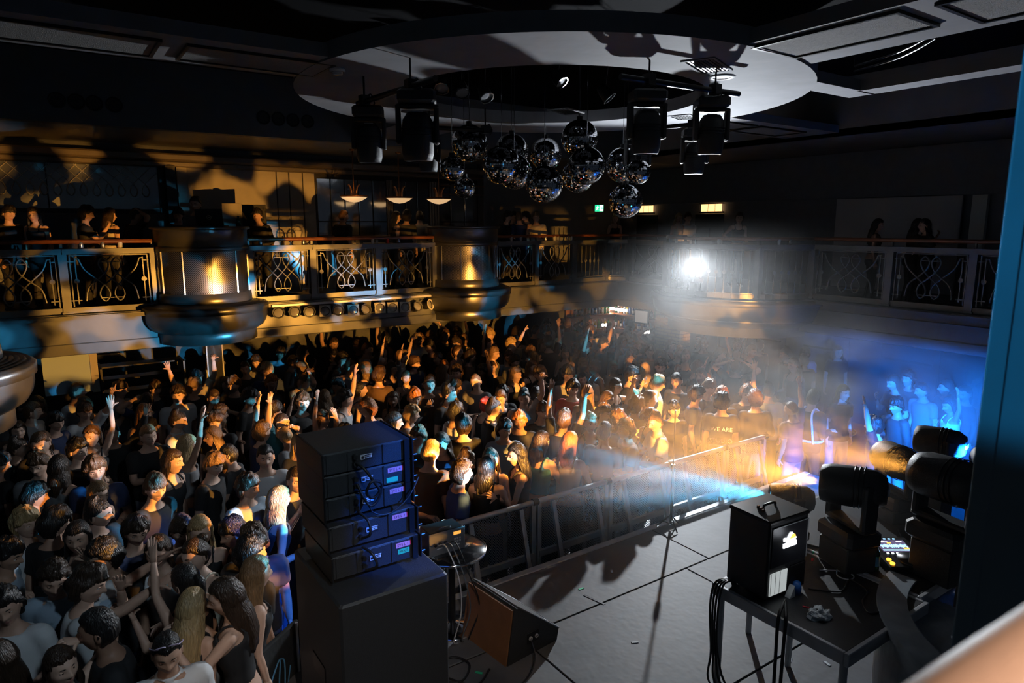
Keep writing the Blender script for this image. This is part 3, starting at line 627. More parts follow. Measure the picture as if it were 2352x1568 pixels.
struct('wall_pale_panel', MB().box((WX - .04, 5.7, BAL_Z), (WX, 8.1, 4.72)), mat('pale_panel_paint', (.42, .42, .46), .7), 'pale wall panel behind the silhouetted people')

# ---------------------------------------------------------------- under the balcony: bar, brick pier, doors, mirrored column, shelves
struct('trim_13', MB().box((-7, BACK_Y - .04, 0), (BACK_X, BACK_Y, .14)), m_black, 'skirting under the balcony')
bk = thing('bar_shelves', 'lit bar back shelves crowded with bottles under the balcony corner', 'bar shelves', (0, 0, 0))
m_brickred = mat('bar_back_board', (.38, .2, .13), .6, var=.3, vscale=8)
put('back_board', MB().box((13.78, 12.85, .9), (13.84, 14.6, 2.25)).box((11.9, 14.62, .9), (13.8, 14.66, 2.25)), m_brickred, bk)
for z in (1.2, 1.62): put('shelf', MB().box((13.55, 12.85, z), (13.78, 14.6, z + .03)), m_wood, bk); put('shelf', MB().box((11.9, 14.4, z), (13.55, 14.62, z + .03)), m_wood, bk)
m_strip = mat('bar_light_strip', (1, .95, .9), .5, emit=(1, .93, .85), es=9)
sg = thing('strip_light', 'white strip light glowing over the bar bottles', 'light', at(1412, 709, 'X', 13.5)); put('diffuser', MB().box((-.03, -.42, -.04), (.03, .42, .04)), m_strip, sg); put('housing', MB().box((-.035, -.44, .04), (.035, .44, .06)), m_black, sg)
bl = bpy.data.lights.new('bar_strip_light', 'AREA'); bl.shape = 'RECTANGLE'; bl.size = .8; bl.size_y = .06; bl.energy = 9; bl.color = (1, .85, .7)
bo = bpy.data.objects.new('bar_strip_light', bl); COL.objects.link(bo); aim(bo, Vector(sg.location) + Vector((-.06, 0, -.05)), Vector(sg.location) + Vector((.1, 0, -1)))
bo.rotation_euler = (0, radians(20), radians(90))
cols = [('clear', (.75, .78, .8)), ('amber', (.55, .25, .05)), ('green', (.04, .2, .08)), ('dark', (.04, .03, .03)), ('blue', (.1, .2, .5)), ('gold', (.7, .5, .1))]
bm_ = [mat('bottle_%s' % n, c, .1, trans=.3) for n, c in cols]
for row, z in enumerate((1.23, 1.65)):
    for k in range(14):
        y = 12.95 + k * .118 + R.uniform(-.015, .015); i = R.randrange(6)
        bottle('spirit_bottle', '%s bottle on the %s shelf of the lit bar' % (cols[i][0], ('lower', 'upper')[row]), (13.66, y, z), R.uniform(.24, .33), R.uniform(.032, .042), bm_[i], [m_black, m_white, m_bronze][k % 3], 'bottles on the bar shelves', m_white if k % 2 else None)
    for k in range(12):
        x = 12.0 + k * .125; i = R.randrange(6)
        bottle('spirit_bottle', '%s bottle on the %s side shelf of the bar' % (cols[i][0], ('lower', 'upper')[row]), (x, 14.5, z), R.uniform(.24, .33), R.uniform(.032, .042), bm_[i], [m_black, m_white, m_bronze][k % 3], 'bottles on the bar shelves', m_white if k % 2 else None)
t = thing('bar_counter', 'dark bar counter under the balcony corner', 'bar counter', (12.9, 11.6, 0)); put('front', MB().box((0, 0, 0), (.1, 2.6, 1.05)), m_fascia, t); put('top', MB().bev((-.1, -.05, 1.05), (.5, 2.65, 1.1), .01), m_wood, t)
# beer tap arch with round lit badges
for n_, (px, py) in enumerate(((1477, 772), (1322, 747))):
    c = Vector((12.95, (12.35, 14.0)[n_], (1.42, 1.4)[n_])); t = thing('beer_tap', ['chrome beer tap arch with round lit badges near the brick pier', 'chrome beer tap arch with round lit badges by the dark end of the bar'][n_], 'beer tap', (12.95, c.y, 1.1))
    h = max(c.z - 1.1, .25)
    put('column', MB().tube([(0, -.25, 0), (0, -.22, h * .8), (0, 0, h), (0, .22, h * .8), (0, .25, 0)], .025, 8), m_chrome, t)
    for j in range(4):
        yy = -.2 + j * .13; zz = h * (1.02 - abs(yy) * .5)
        put('badge', MB().cyl((0, 0, 0), .05, 0, .02, 16, M=Matrix.Translation((-.05, yy, zz)) @ Matrix.Rotation(-pi / 2, 4, 'Y')), [mat('badge_white', (.9, .9, .9), .4, emit=(1, .95, .9), es=2.2), mat('badge_red', (.6, .06, .02), .4, emit=(1, .2, .05), es=1.8)][1 if j == 1 else 0], t)
t = thing('wall_screen', 'grey screen in a black frame beside the bar bottles', 'screen', at(1474, 727, 'X', 13.4), (0, 0, radians(10)))
put('frame', MB().bev((-.02, -.24, -.2), (.02, .24, .2), .006), m_black, t); put('panel', MB().box((-.026, -.2, -.16), (-.02, .2, .16)), mat('grey_screen', (.5, .45, .42), .5, emit=(.8, .7, .62), es=.18), t)
put('bracket', MB().box((.02, -.03, -.03), (.36, .03, .03)), m_black, t)
# brick pier: courses of single bricks
bx, by = 11.5, 10.35
pier = struct('wall_brick_pier', MB().box((bx - .17, by - .36, 0), (bx + .17, by + .36, 2.42)), mat('mortar', (.2, .19, .17), .9), 'brick pier under the balcony bay')
m_brick = mat('yellow_brick', (.42, .34, .22), .8, bump=.3, bscale=30, var=.25, vscale=4)
ME_BRICK = MB().bev((0, 0, 0), (.215, .02, .065), .006).mesh('brick'); ME_BRICK.materials.append(m_brick)
for c_ in range(14):
    z = 1.36 + c_ * .076
    for k in range(4):
        y = by - .36 + k * .228 - (.114 if c_ % 2 else 0)
        w0 = max(y, by - .36); w1 = min(y + .215, by + .36)
        if w1 - w0 > .05: child('brick', ME_BRICK, pier, (bx - .17, w1, z), -pi / 2, (w1 - w0) / .215)
    for k in range(2):
        x = bx - .17 + k * .228 - (.1 if c_ % 2 else 0); w0 = max(x, bx - .17); w1 = min(x + .215, bx + .17)
        if w1 - w0 > .05: child('brick', ME_BRICK, pier, (w0, by - .38, z), 0, (w1 - w0) / .215)
d = struct('door_3', MB().box((13.88, 10.1, 0), (13.95, 10.95, 2.05)), m_black, 'glazed doorway under the balcony bay')
for y in (10.12, 10.93): put('jamb', MB().box((13.84, y - .02, 0), (13.88, y + .02, 2.05)), m_alu, d)
put('pane', MB().box((13.86, 10.16, .3), (13.875, 10.89, 1.9)), m_pane, d)
for y0 in (5.8, 7.6, 9.1): 
    pn = struct('wall_panel_%d' % int(y0 * 10), MB().bev((13.9, y0, .2), (13.97, y0 + 1.1, 2.2), .02), m_wall_r, 'dark door panel under the short balcony')
    put('rail', MB().box((13.86, y0 + .1, 1.5), (13.9, y0 + 1.0, 1.54)), m_blackm, pn)
# mirrored column below the first drum
t = thing('mirrored_column', 'mirror clad column with bright edges under the first drum', 'column', (2.3, 12.6, 0), (0, 0, radians(-10)))
put('core', MB().box((-.13, -.1, 0), (.13, .1, 2.35)), m_black, t); put('mirror', MB().bev((-.115, -.115, 0.02), (.115, -.1, 2.33), .006), m_mir2, t)
for x in (-.125, .125): put('edge_strip', MB().box((x - .008, -.12, 0), (x + .008, -.1, 2.35)), m_alu, t)
t = thing('drink_shelves', 'dark stepped drink shelves with pale edges under the balcony', 'shelves', (.55, 12.8, 0))
for k in range(4): put('shelf', MB().bev((0, -.1 * k, 1.85 - .2 * k), (1.25, .3 - .1 * k, 1.88 - .2 * k), .005), m_blackm, t)
for x in (0, 1.22): put('end_panel', MB().box((x, -.3, 0), (x + .03, .3, 1.9)), m_black, t)
t = thing('lightbox_poster', 'plain pale poster board under the balcony lower band', 'poster', (.22, 12.35, 1.6)); put('board', MB().box((-.42, -.02, 0), (.2, 0, .75)), mat('poster_paper', (.3, .4, .5), .6), t); put('edge', MB().box((.2, -.03, -.02), (.3, .0, .78)), m_wall_l, t)
put('back_post', MB().box((-.05, 0, -1.6), (.05, .04, .7)), m_black, t)
# ---------------------------------------------------------------- mirror balls
def ball_mesh(rows, seed):
    rr = random.Random(seed); mb = MB()
    for i in range(rows):
        a0 = pi * i / rows; a1 = pi * (i + 1) / rows; n = max(6, int(2 * rows * sin((a0 + a1) / 2)))
        for k in range(n):
            b0 = 2 * pi * k / n; b1 = 2 * pi * (k + 1) / n; g = .06
            bb0 = b0 + (b1 - b0) * g; bb1 = b1 - (b1 - b0) * g; aa0 = a0 + (a1 - a0) * g; aa1 = a1 - (a1 - a0) * g
            P = [Vector((sin(a) * cos(b), sin(a) * sin(b), cos(a))) for a, b in ((aa0, bb0), (aa1, bb0), (aa1, bb1), (aa0, bb1))]
            c = sum(P, Vector()) / 4; j = Vector((rr.uniform(-1, 1), rr.uniform(-1, 1), rr.uniform(-1, 1))) * .02
            q = c.normalized().rotation_difference((c.normalized() + j).normalized())
            mb.add([c + q @ (p - c) for p in P], [(0, 1, 2, 3)])
    return mb
m_tile = mat('mirror_tile', (0.8, 0.82, 0.85), 0.03, 1.0); m_grout = mat('ball_core', (.02, .02, .022), .5)
ME_BALL = [ball_mesh(34, k).mesh('mirror_tiles') for k in range(2)] + [ball_mesh(24, 5).mesh('mirror_tiles')]
for m_ in ME_BALL: m_.materials.append(m_tile)
ME_CORE = MB().lathe([(.985 * sin(a * pi / 20) + .0001, .985 * cos(a * pi / 20)) for a in range(20, -1, -1)], 32).mesh('ball_core'); ME_CORE.materials.append(m_grout)
BALLS = [(1078, 329, 42, 9.2), (1039, 387, 28, 8.7), (1067, 431, 24.5, 9.4), (1152, 379, 44, 8.85), (1175, 347, 39, 9.9), (1181, 394, 40, 9.35), (1253, 354, 37, 10.3), (1250, 423, 43, 9.0), (1331, 318, 42, 9.6), (1347, 381, 42.5, 9.0), (1327, 405, 37, 9.75), (1430, 379, 40, 9.6), (1466, 395, 28, 8.9), (1436, 462, 39, 9.2)]
BL = ['high mirror ball at the end of the cluster nearest the left-hand truss lamps', 'small mirror ball below the high end ball', 'smallest low mirror ball at the end of the cluster', 'large mirror ball in front of two others', 'mirror ball behind the large one, its top showing', 'mirror ball tucked low behind the large one', 'mirror ball at the middle of the cluster, above the lowest central one', 'low central mirror ball with a broad dark reflection', 'highest mirror ball beneath the ceiling ring', 'mirror ball overlapping the one just behind and below it', 'mirror ball half hidden behind its neighbour', 'mirror ball partly hidden by a small one', 'small mirror ball in front of a larger one', 'lowest mirror ball, catching amber light']
BL[0] = 'high mirror ball at the end of the cluster by the long balcony'
for k, ((px, py, rp, zd), lb) in enumerate(zip(BALLS, BL)):
    r = rp * zd / FPX; c = dep(px, py, zd)
    t = thing('mirror_ball', lb, 'mirror ball', c, (0, 0, k * .7), 'mirror balls under the ceiling ring')
    core = child('core', ME_CORE, t); core.scale = (r, r, r)
    o = child('mirror_tiles', ME_BALL[2] if r < .2 else ME_BALL[k % 2], t); o.scale = (r, r, r); o['kind'] = 'stuff'
    put('cap', MB().cyl((0, 0, 0), .04, r * .98, r + .04, 14), m_blackm, t)
    top = TOPZ if (Vector((c.x, c.y)) - Vector((RING.x, RING.y))).length < 1.85 else 5.7
    put('cable', MB().tube([(0, 0, r + .03), (0, 0, top - c.z)], .005, 5), m_chrome, t)

# ---------------------------------------------------------------- moving heads
def qdir(d): return Vector(d).normalized().to_track_quat('Z', 'Y')
def moving_head(label, base, aimdir, lens, s=1.0, rz=0.0, hang=False, lit=None, grp=None):
    """base sits at `base`; the barrel points along aimdir (world)"""
    t = thing('moving_head_lamp', label, 'stage lamp', base, (0, 0, rz), grp)
    sg = -1 if hang else 1; I = Matrix.Rotation(-rz, 3, 'Z')
    z = lambda a, b: (min(sg * a * s, sg * b * s), max(sg * a * s, sg * b * s))
    z0, z1 = z(0, .12); put('base', MB().bev((-.17 * s, -.14 * s, z0), (.17 * s, .14 * s, z1), .025 * s), m_blackp, t)
    z0, z1 = z(.12, .16); yk = MB().bev((-.19 * s, -.06 * s, z0), (.19 * s, .06 * s, z1), .012 * s)
    for sx in (-1, 1):
        z0, z1 = z(.14, .46); xa, xb = sorted((sx * .19 * s, sx * .145 * s)); yk.bev((xa, -.06 * s, z0), (xb, .06 * s, z1), .012 * s)
    put('yoke', yk, m_blackp, t)
    q = qdir(I @ Vector(aimdir))
    hd = put('head', MB().lathe([(.0001, -.22 * s), (.09 * s, -.21 * s), (.13 * s, -.15 * s), (.142 * s, 0), (.14 * s, .14 * s), (.125 * s, .2 * s), (.11 * s, .205 * s), (.1 * s, .17 * s)], 24), m_blackp, t, (0, 0, sg * .4 * s))
    hd.rotation_mode = 'QUATERNION'; hd.rotation_quaternion = q
    put('lens', MB().lathe([(.1 * s, .175 * s), (.06 * s, .19 * s), (.0001, .195 * s)], 20), lit or m_lensg, hd)
    put('rear_vent', MB().box((-.05 * s, -.02 * s, -.225 * s), (.05 * s, .02 * s, -.21 * s)), m_alu, hd)
    for j in range(3): put('cooling_fin', MB().lathe([(.143 * s, (-.08 + j * .03) * s), (.148 * s, (-.075 + j * .03) * s), (.143 * s, (-.07 + j * .03) * s)], 24), m_blackm, hd)
    return t
def lamp_glow(name, col, e): return mat(name, col, .4, emit=col, es=e)
# hung from pipes below the ceiling ring
def pipe(label, a, b, drops):
    t = thing('truss_pipe', label, 'lighting pipe', (a + b) / 2)
    put('pipe', MB().tube([a - (a + b) / 2, b - (a + b) / 2], .028, 10), m_blackm, t)
    for f in drops:
        p = a.lerp(b, f) - (a + b) / 2; top = 5.7 - (a + b).z / 2
        put('drop_rod', MB().tube([p, (p.x, p.y, top)], .01, 6), m_blackm, t); put('clamp', MB().cbox(p + Vector((0, 0, .01)), (.09, .09, .1)), m_blackm, t)
        lead = [p + Vector((.02, 0, .02)), p + Vector((.09, .05, .09)), p + Vector((.12, .02, .0)), p + Vector((.06, -.02, -.06))]
        put('lead', MB().tube(smooth(lead, 4), .008, 5), m_cable, t)
PZ = 5.52
pipe('black lighting pipe under the stage side of the ceiling ring', at(1425, 176, 'Z', PZ), at(1697, 216, 'Z', PZ), (.22, .78))
pipe('black lighting pipe under the short balcony side of the ceiling ring', at(1440, 300, 'Z', 5.45), at(1620, 283, 'Z', 5.45), (.2, .85))
pipe('black lighting pipe under the crowd side of the ceiling ring', at(822, 238, 'Z', 5.45), at(1000, 180, 'Z', 5.45), (.1, .72))
pipe('black lighting pipe behind the mirror balls', at(970, 292, 'Z', 5.42), at(1130, 300, 'Z', 5.42), (.1, .9))
HUNG = [(1488, 200, PZ, 1.0, 'hanging moving head over the stage, nearest the mirror balls'), (1637, 216, PZ, .95, 'hanging moving head at the cabled end of the stage side pipe'), (1598, 290, 5.45, .95, 'hanging moving head on the pipe toward the short balcony'), (1466, 300, 5.45, .95, 'dim hanging moving head just behind the mirror balls'), (845, 238, 5.45, .95, 'hanging moving head at the outer end of the crowd side pipe'), (957, 200, 5.45, 1.05, 'large hanging moving head in the middle of the crowd side pipe'), (983, 296, 5.42, .85, 'hanging moving head beside the highest small mirror balls')]
for px, py, z_, s_, lb in HUNG:
    c = at(px, py, 'Z', z_); c.z -= .03
    moving_head(lb, c, (.02, .04, -1), None, s_, radians(-34 + R.uniform(-8, 8)), True, None, 'hanging moving heads')
# dark par cans up in the ring opening
for k, (px, py) in enumerate(((1015, 203), (1062, 214), (1118, 224), (1290, 190), (1400, 225))):
    c = dep(px, py, 9.0); t = thing('ring_par_can', 'dark par can hanging inside the open ceiling ring', 'stage lamp', c, (radians(140), 0, radians(-40 + 20 * k)), 'par cans inside the ceiling ring')
    put('can', MB().lathe([(.0001, -.22), (.06, -.2), (.085, -.1), (.09, 0)], 18), m_blackm, t); put('front_ring', MB().lathe([(.1, 0), (.105, .012), (.088, .012)], 8, sm=False), m_chrome, t)
    put('lens', MB().lathe([(.088, -.015), (.0001, -.005)], 16), m_lensg, t)
    put('hanger', MB().tube([(0, 0, -.1), tuple(Euler(t.rotation_euler).to_matrix().transposed() @ Vector((0, 0, TOPZ - c.z)))], .008, 5), m_blackm, t)
# thin curved light strip in the coffer over the stage
arc = [(2150, 88), (2110, 112), (2060, 135), (2005, 152), (1962, 164)]
cp_ = [at(x, y, 'Z', 5.95) for x, y in arc]; mid = sum(cp_, Vector()) / 5
t = thing('curved_light_strip', 'thin curved metal light strip in the coffer over the stage', 'light strip', mid)
for dz in (0, .06): put('strip', MB().tube(smooth([p - mid + Vector((0, 0, dz)) for p in cp_], 4), .012, 6), m_chrome, t)
for p in (cp_[0], cp_[4]): put('hanger', MB().tube([p - mid, (p.x - mid.x, p.y - mid.y, TOPZ - mid.z)], .008, 5), m_blackm, t)
# the white lamp on the bay rail
d_ = (Vector((1.2, 1.6, 3.9)) - P_FOLLOW).normalized(); bc = P_FOLLOW - d_ * .16 - Vector((0, 0, .32))
moving_head('blazing white moving head lamp fixed to the balcony bay railing', bc, d_, None, .75, radians(60), False, lamp_glow('white_hot_lens', (1, 1, 1), 25))

# ---------------------------------------------------------------- crowd barrier along the stage
BY = 5.62
m_perf = perforated('perforated_barrier_sheet', (.42, .43, .45), .032, .30, .45, .7)
def barrier(x0, x1, label, y=BY, rz=0):
    t = thing('crowd_barrier', label, 'barrier', (x0, y, 0), (0, 0, rz), 'crowd barriers along the stage'); L_ = x1 - x0 - .02
    put('top_rail', MB().tube([(0, 0, 1.2), (L_, 0, 1.2)], .03, 10), m_alu, t)
    sh = put('perforated_sheet', MB().box((.02, .012, .08), (L_ - .02, .016, 1.18)), m_perf, t); boxuv(sh)
    for x in (.03, L_ - .03): put('upright', MB().box((x - .025, -.02, 0), (x + .025, .012, 1.19)), m_alu, t)
    put('mid_rail', MB().box((.03, -.03, .55), (L_ - .03, .01, .62)), m_alu, t)
    put('foot_plate', MB().bev((0, .02, 0), (L_, .9, .012), .004), m_alu, t)
    for f in (.2, .8):
        put('strut', MB().bar((L_ * f, -.02, 1.17), (L_ * f, -.33, .04), .05, .035), m_alu, t)
        put('strut_foot', MB().box((L_ * f - .04, -.36, 0), (L_ * f + .04, -.02, .03)), m_alu, t)
    put('clamp', MB().cyl((0, 0, 0), .04, -.035, .035, 10, M=Matrix.Translation((L_, 0, 1.2)) @ Matrix.Rotation(pi / 2, 4, 'Y')), m_black, t)
XB = [2.05, 3.12, 4.19, 5.26, 6.33, 7.4, 8.3]
BLb = ['behind the round side table', 'just past the round side table', 'in front of the ginger haired woman', 'in front of the mic stand', 'by the white T-shirt at the rail', 'at the smoky end of the stage']
for a, b, l in zip(XB, XB[1:], BLb): barrier(a, b, 'aluminium crowd barrier with perforated front sheet ' + l)
# cloth fronted barrier beside the speaker stack, with pale blue handwriting
t = thing('cloth_barrier', 'black cloth covered barrier with pale blue handwriting by the speaker stack', 'barrier', (1.0, 4.72, 0), (0, 0, radians(38)))
t.location = (.62, 4.42, 0)
put('cloth', MB().bev((0, -.02, .0), (.95, .02, 1.12), .01), mat('black_cloth', (.012, .014, .016), .9, bump=.4, bscale=25), t)
for x in (.9, .97): put('frame_post', MB().tube([(x, -.03, 0), (x + (.02 if x > .95 else 0), -.03, 1.12)], .012, 6), m_alu, t)
m_chalk = mat('blue_chalk', (.1, .32, .6), .6)
put('handwriting', MB().tube(smooth([(.5, -.028, .72), (.48, -.028, .70), (.58, -.028, .85), (.68, -.028, .95), (.66, -.028, .8), (.62, -.028, .55)], 5), .006, 5).tube(smooth([(.68, -.028, .95), (.73, -.028, .9), (.72, -.028, .7), (.66, -.028, .5)], 5), .006, 5).tube(smooth([(.8, -.028, .82), (.75, -.028, .65), (.74, -.028, .5), (.8, -.028, .5)], 4), .005, 5), m_chalk, t)

# ---------------------------------------------------------------- speaker stack
SX0, SX1 = 1.27, 1.86
t = thing('subwoofer_cabinet', 'tall plain black subwoofer cabinet under the speaker stack', 'speaker', (1.575, 3.98, STAGE_Z))
put('cabinet', MB().bev((-.36, -.44, .02), (.36, .44, 1.3), .014), m_blackp, t)
for sx in (-1, 1):
    for sy in (-1, 1): put('foot', MB().cyl((sx * .3, sy * .38, 0), .03, 0, .02, 10), m_black, t)
put('grille', MB().bev((-.33, .44, .06), (.33, .455, 1.26), .006), m_blackm, t)
for sx in (-1, 1): put('grip', MB().bev((sx * .362 - .004, -.12, .6), (sx * .362 + .004, .12, .72), .003), m_black, t)
m_pink = mat('pink_tape', (.75, .25, .36), .6); m_red = mat('red_tape', (.6, .02, .05), .6); m_gtape = mat('green_tape', (.03, .55, .25), .6); m_ink = mat('marker_ink', (.06, .03, .05), .7); m_tag = mat('rating_plate_print', (.7, .75, .8), .5)
def tape(parent, x, z, w_, txt, m, y):
    tp = put('tape', MB().box((x, y - .003, z), (x + w_, y, z + .032)), m, parent)
    if txt:
        me = text_mesh(txt, .026); o = put('lettering', me, m_ink, tp, (x + w_ / 2, y - .0045, z + .016), (pi / 2, 0, 0))
def plate(parent, x, z, y):
    p = put('rating_plate', MB().box((x, y - .003, z), (x + .085, y, z + .04)), m_black, parent)
    put('plate_print', MB().box((x + .004, y - .005, z + .034), (x + .083, y - .003, z + .037)).box((x + .006, y - .005, z + .006), (x + .032, y - .003, z + .009)).box((x + .006, y - .005, z + .028), (x + .032, y - .003, z + .031)).box((x + .006, y - .005, z + .006), (x + .009, y - .003, z + .031)).box((x + .029, y - .005, z + .006), (x + .032, y - .003, z + .031)).box((x + .036, y - .005, z + .022), (x + .06, y - .003, z + .026)).box((x + .036, y - .005, z + .012), (x + .06, y - .003, z + .015)).box((x + .064, y - .005, z + .012), (x + .07, y - .003, z + .028)).box((x + .073, y - .005, z + .012), (x + .079, y - .003, z + .028)), m_tag, p)
MODS = [(2.676, .144, 0, 0), (2.53, .144, 0, 0), (2.384, .144, 0, 0), (2.2, .165, -.05, 1), (2.03, .155, -.09, 2)]
TX = [[], [('SYS L 4', m_pink, .42, .085), ('', m_gtape, .41, .02)], [('SYS L 3', m_pink, .43, .085)], [('SYS L 2', m_pink, .42, .11)], [('SYS L 1', m_pink, .42, .1), ('MIX/S', m_gtape, .435, .055)]]
MLB = ['topmost line array cabinet lit blue, with a bare back', 'second line array cabinet, with a pale pink tape and a peeling green tape', 'middle line array cabinet crossed by the drooping thin lead', 'line array cabinet stepping out below the middle one, deep pink tape', 'lowest line array cabinet, pink tape over a green tape']
for (z, h, dy, _), txs, lb in zip(MODS, TX, MLB):
    t = thing('line_array_cabinet', lb, 'speaker', (SX0, 3.88 + dy, z), group='line array cabinets in the speaker stack')
    W = SX1 - SX0
    put('cabinet', MB().bev((.0, .006, .003), (W, .52, h - .003), .006), m_blackp, t)
    for x0, x1 in ((.02, .15), (.155, .385), (.39, .52)): put('rear_panel', MB().bev((x0, -.001, .008), (x1, .008, h - .008), .003), m_blackp, t)
    for x in (-.012, W): put('side_frame', MB().bev((x, -.015, -.002), (x + .012, .5, h + .002), .002), m_blackm, t)
    put('rail_bar', MB().box((W - .055, -.018, 0), (W - .02, .0, h)), m_blackm, t)
    for zz in (.02, h - .02): put('pin', MB().tube([(W + .01, .02, zz), (W + .05, .02, zz)], .007, 6), m_chrome, t)
    for xx in (.012, .15, .39, .53):
        for zz in (.012, h - .014): put('screw', MB().cyl((0, 0, 0), .004, 0, .003, 8, M=Matrix.Translation((xx, -.0, zz)) @ Matrix.Rotation(pi / 2, 4, 'X')), m_chrome, t)
    plate(t, .235, h * .42, -.001)
    for zz in (h * .36, h * .68): put('socket', MB().cyl((0, 0, 0), .016, 0, .03, 12, M=Matrix.Translation((.2, 0, zz)) @ Matrix.Rotation(pi / 2, 4, 'X')), m_black, t)
    for txt, m, x, zz in txs:
        tape(t, x, zz, .1 if m is m_pink else .08, txt, m, -.001)
        if m is m_pink: put('tape_end', MB().box((x + .1, -.004, zz), (x + .108, -.001, zz + .032)), m_red, t)
def cable(label, pts, r=.006, name='cable', m=None, cat='cable', grp=None):
    P = smooth(pts, 6); c = P[0].copy(); o = put(name, MB().tube([p - c for p in P], r, 6), m or m_cable, None, c); return tag(o, label, cat, grp)
cable('black speaker lead looped behind the top line array cabinets', [(1.47, 3.85, 2.74), (1.5, 3.79, 2.71), (1.55, 3.76, 2.62), (1.58, 3.76, 2.56), (1.54, 3.77, 2.52), (1.5, 3.77, 2.56), (1.53, 3.76, 2.63), (1.6, 3.77, 2.6), (1.58, 3.78, 2.5), (1.52, 3.79, 2.47), (1.47, 3.85, 2.6)], .009)
cable('long thin lead drooping across the line array backs', [(1.53, 3.83, 2.47), (1.56, 3.82, 2.4), (1.66, 3.81, 2.37), (1.8, 3.82, 2.44), (1.9, 3.86, 2.55)], .005)
cable('short lead linking the lower line array cabinets', [(1.47, 3.83, 2.42), (1.5, 3.76, 2.38), (1.5, 3.74, 2.3), (1.47, 3.8, 2.26)], .009)
cable('short lead linking the lowest line array cabinet', [(1.47, 3.8, 2.2), (1.5, 3.72, 2.18), (1.52, 3.7, 2.1), (1.47, 3.76, 2.06)], .009)

# ---------------------------------------------------------------- round side table with an amplifier box
tb = Vector((2.66, 4.8, STAGE_Z)); th_ = .73
t = thing('round_table', 'round black side table on a chrome disc foot by the barrier', 'table', tb)
put('foot', MB().lathe([(.0001, .05), (.03, .045), (.12, .02), (.22, .008), (.225, 0)], 36), m_chrome, t); put('column', MB().tube([(0, 0, .03), (0, 0, th_ - .03)], .03, 14), m_blackm, t)
put('top', MB().lathe([(.0001, th_ - .02), (.3, th_ - .02), (.305, th_ - .01), (.3, th_), (.0001, th_)], 44), mat('gloss_black_top', (.012, .013, .016), .18, coat=.5), t); put('edge_band', MB().lathe([(.301, th_ - .024), (.309, th_ - .02), (.309, th_ - .002), (.301, th_ + .002)], 44), m_chrome, t)
t = thing('dimmer_box', 'small metal dimmer box with an orange display and six keys on the round table', 'electronic box', tb + Vector((-.06, .03, th_)), (0, 0, radians(-2)))
put('case', MB().bev((-.16, -.07, .0), (.16, .13, .2), .006), m_blackm, t); put('face_plate', MB().bev((-.17, -.076, .0), (.17, -.07, .2), .002), mat('brushed_face', (.3, .32, .35), .35, .6), t)
put('display', MB().box((.06, -.079, .145), (.13, -.076, .172)), mat('orange_display', (.8, .35, .05), .5, emit=(1, .45, .08), es=.8), t)
for i in range(3):
    for j in range(2): put('key', MB().bev((.064 + i * .024, -.082, .1 - j * .024), (.08 + i * .024, -.076, .116 - j * .024), .002), m_white, t)
put('handle', MB().tube(smooth([(-.05, -.03, .2), (-.045, -.03, .212), (.045, -.03, .212), (.05, -.03, .2)], 3), .005, 6), m_chrome, t)
for x in (-.12, -.07, -.02): put('socket', MB().cyl((0, 0, 0), .014, 0, .02, 12, M=Matrix.Translation((x, -.076, .1)) @ Matrix.Rotation(pi / 2, 4, 'X')), m_black, t)
put('print_line', MB().box((-.1, -.078, .052), (-.05, -.076, .058)).box((.06, -.078, .05), (.12, -.076, .056)), m_tag, t)
put('side_foot', MB().box((-.2, -.072, 0), (.2, -.066, .012)), m_alu, t)
for k, (x, l) in enumerate(((-.1, 'first'), (-.05, 'second'), (.0, 'third'))):
    b = tb + Vector((-.06 + x, .03 - .1, th_ + .1)); cable(['pale', 'grey', 'dark'][k] + ' lead hanging from the dimmer box past the table edge', [b, b + Vector((.02, -.1, .02)), b + Vector((.05, -.25, -.2)), b + Vector((.06 + .04 * k, -.26, -.5)), b + Vector((.03 * k, -.24, -.75)), (b.x + .06, b.y - .2, STAGE_Z + .012)], .006, m=[m_alu, m_rail, m_cable][k])
for k, dx in enumerate((-.22, .06)): 
    t = thing('drink_can', ['silver can on the round table behind the dimmer box', 'silver can standing beyond the dimmer box'][k], 'can', tb + Vector((dx * .8, .2, th_)))
    put('body', MB().lathe([(.0001, 0), (.03, .002), (.033, .012), (.033, .15), (.027, .165)], 14), m_can, t); put('lid', MB().lathe([(.0001, .163), (.027, .165), (.028, .168)], 14), m_can, t)
# ---------------------------------------------------------------- stage wedge monitor
t = thing('wedge_monitor', 'stage wedge monitor with amber light coloured into its side and a dark grille', 'speaker', (2.98, 4.38, STAGE_Z), (0, 0, radians(6)))
sec = [(-.27, 0), (.28, 0), (.3, .1), (-.15, .46), (-.2, .46)]
def ext(mb, poly, y0, y1):
    n = len(poly); return mb.add([(x, y0, z) for x, z in poly] + [(x, y1, z) for x, z in poly], [tuple(range(n)), tuple(range(2 * n - 1, n - 1, -1))] + [(k, n + k, n + (k + 1) % n, (k + 1) % n) for k in range(n)])
m_amber_side = mat('amber_lit_side_tone', (.2, .09, .035), .6, bump=.2, bscale=40, var=.3)  # brown tone stands in for amber light falling on this side
put('cabinet', ext(MB(), sec, -.3, .3), m_blackp, t)
put('back_board', ext(MB(), [(-.285, .0), (-.272, 0), (-.2, .46), (-.215, .46)], -.29, .29), m_amber_side, t)
put('grille', MB().add([(-.14, -.28, .462), (.295, -.28, .114), (.295, .28, .114), (-.14, .28, .462)], [(0, 1, 2, 3)]), mat('grille_foam', (.06, .06, .06), .8, bump=.7, bscale=160), t)
rim = [(-.155, -.295, .47), (.305, -.295, .103), (.305, .295, .103), (-.155, .295, .47)]; put('grille_rim', MB().tube(rim, .008, 6, closed=True), m_rail, t)
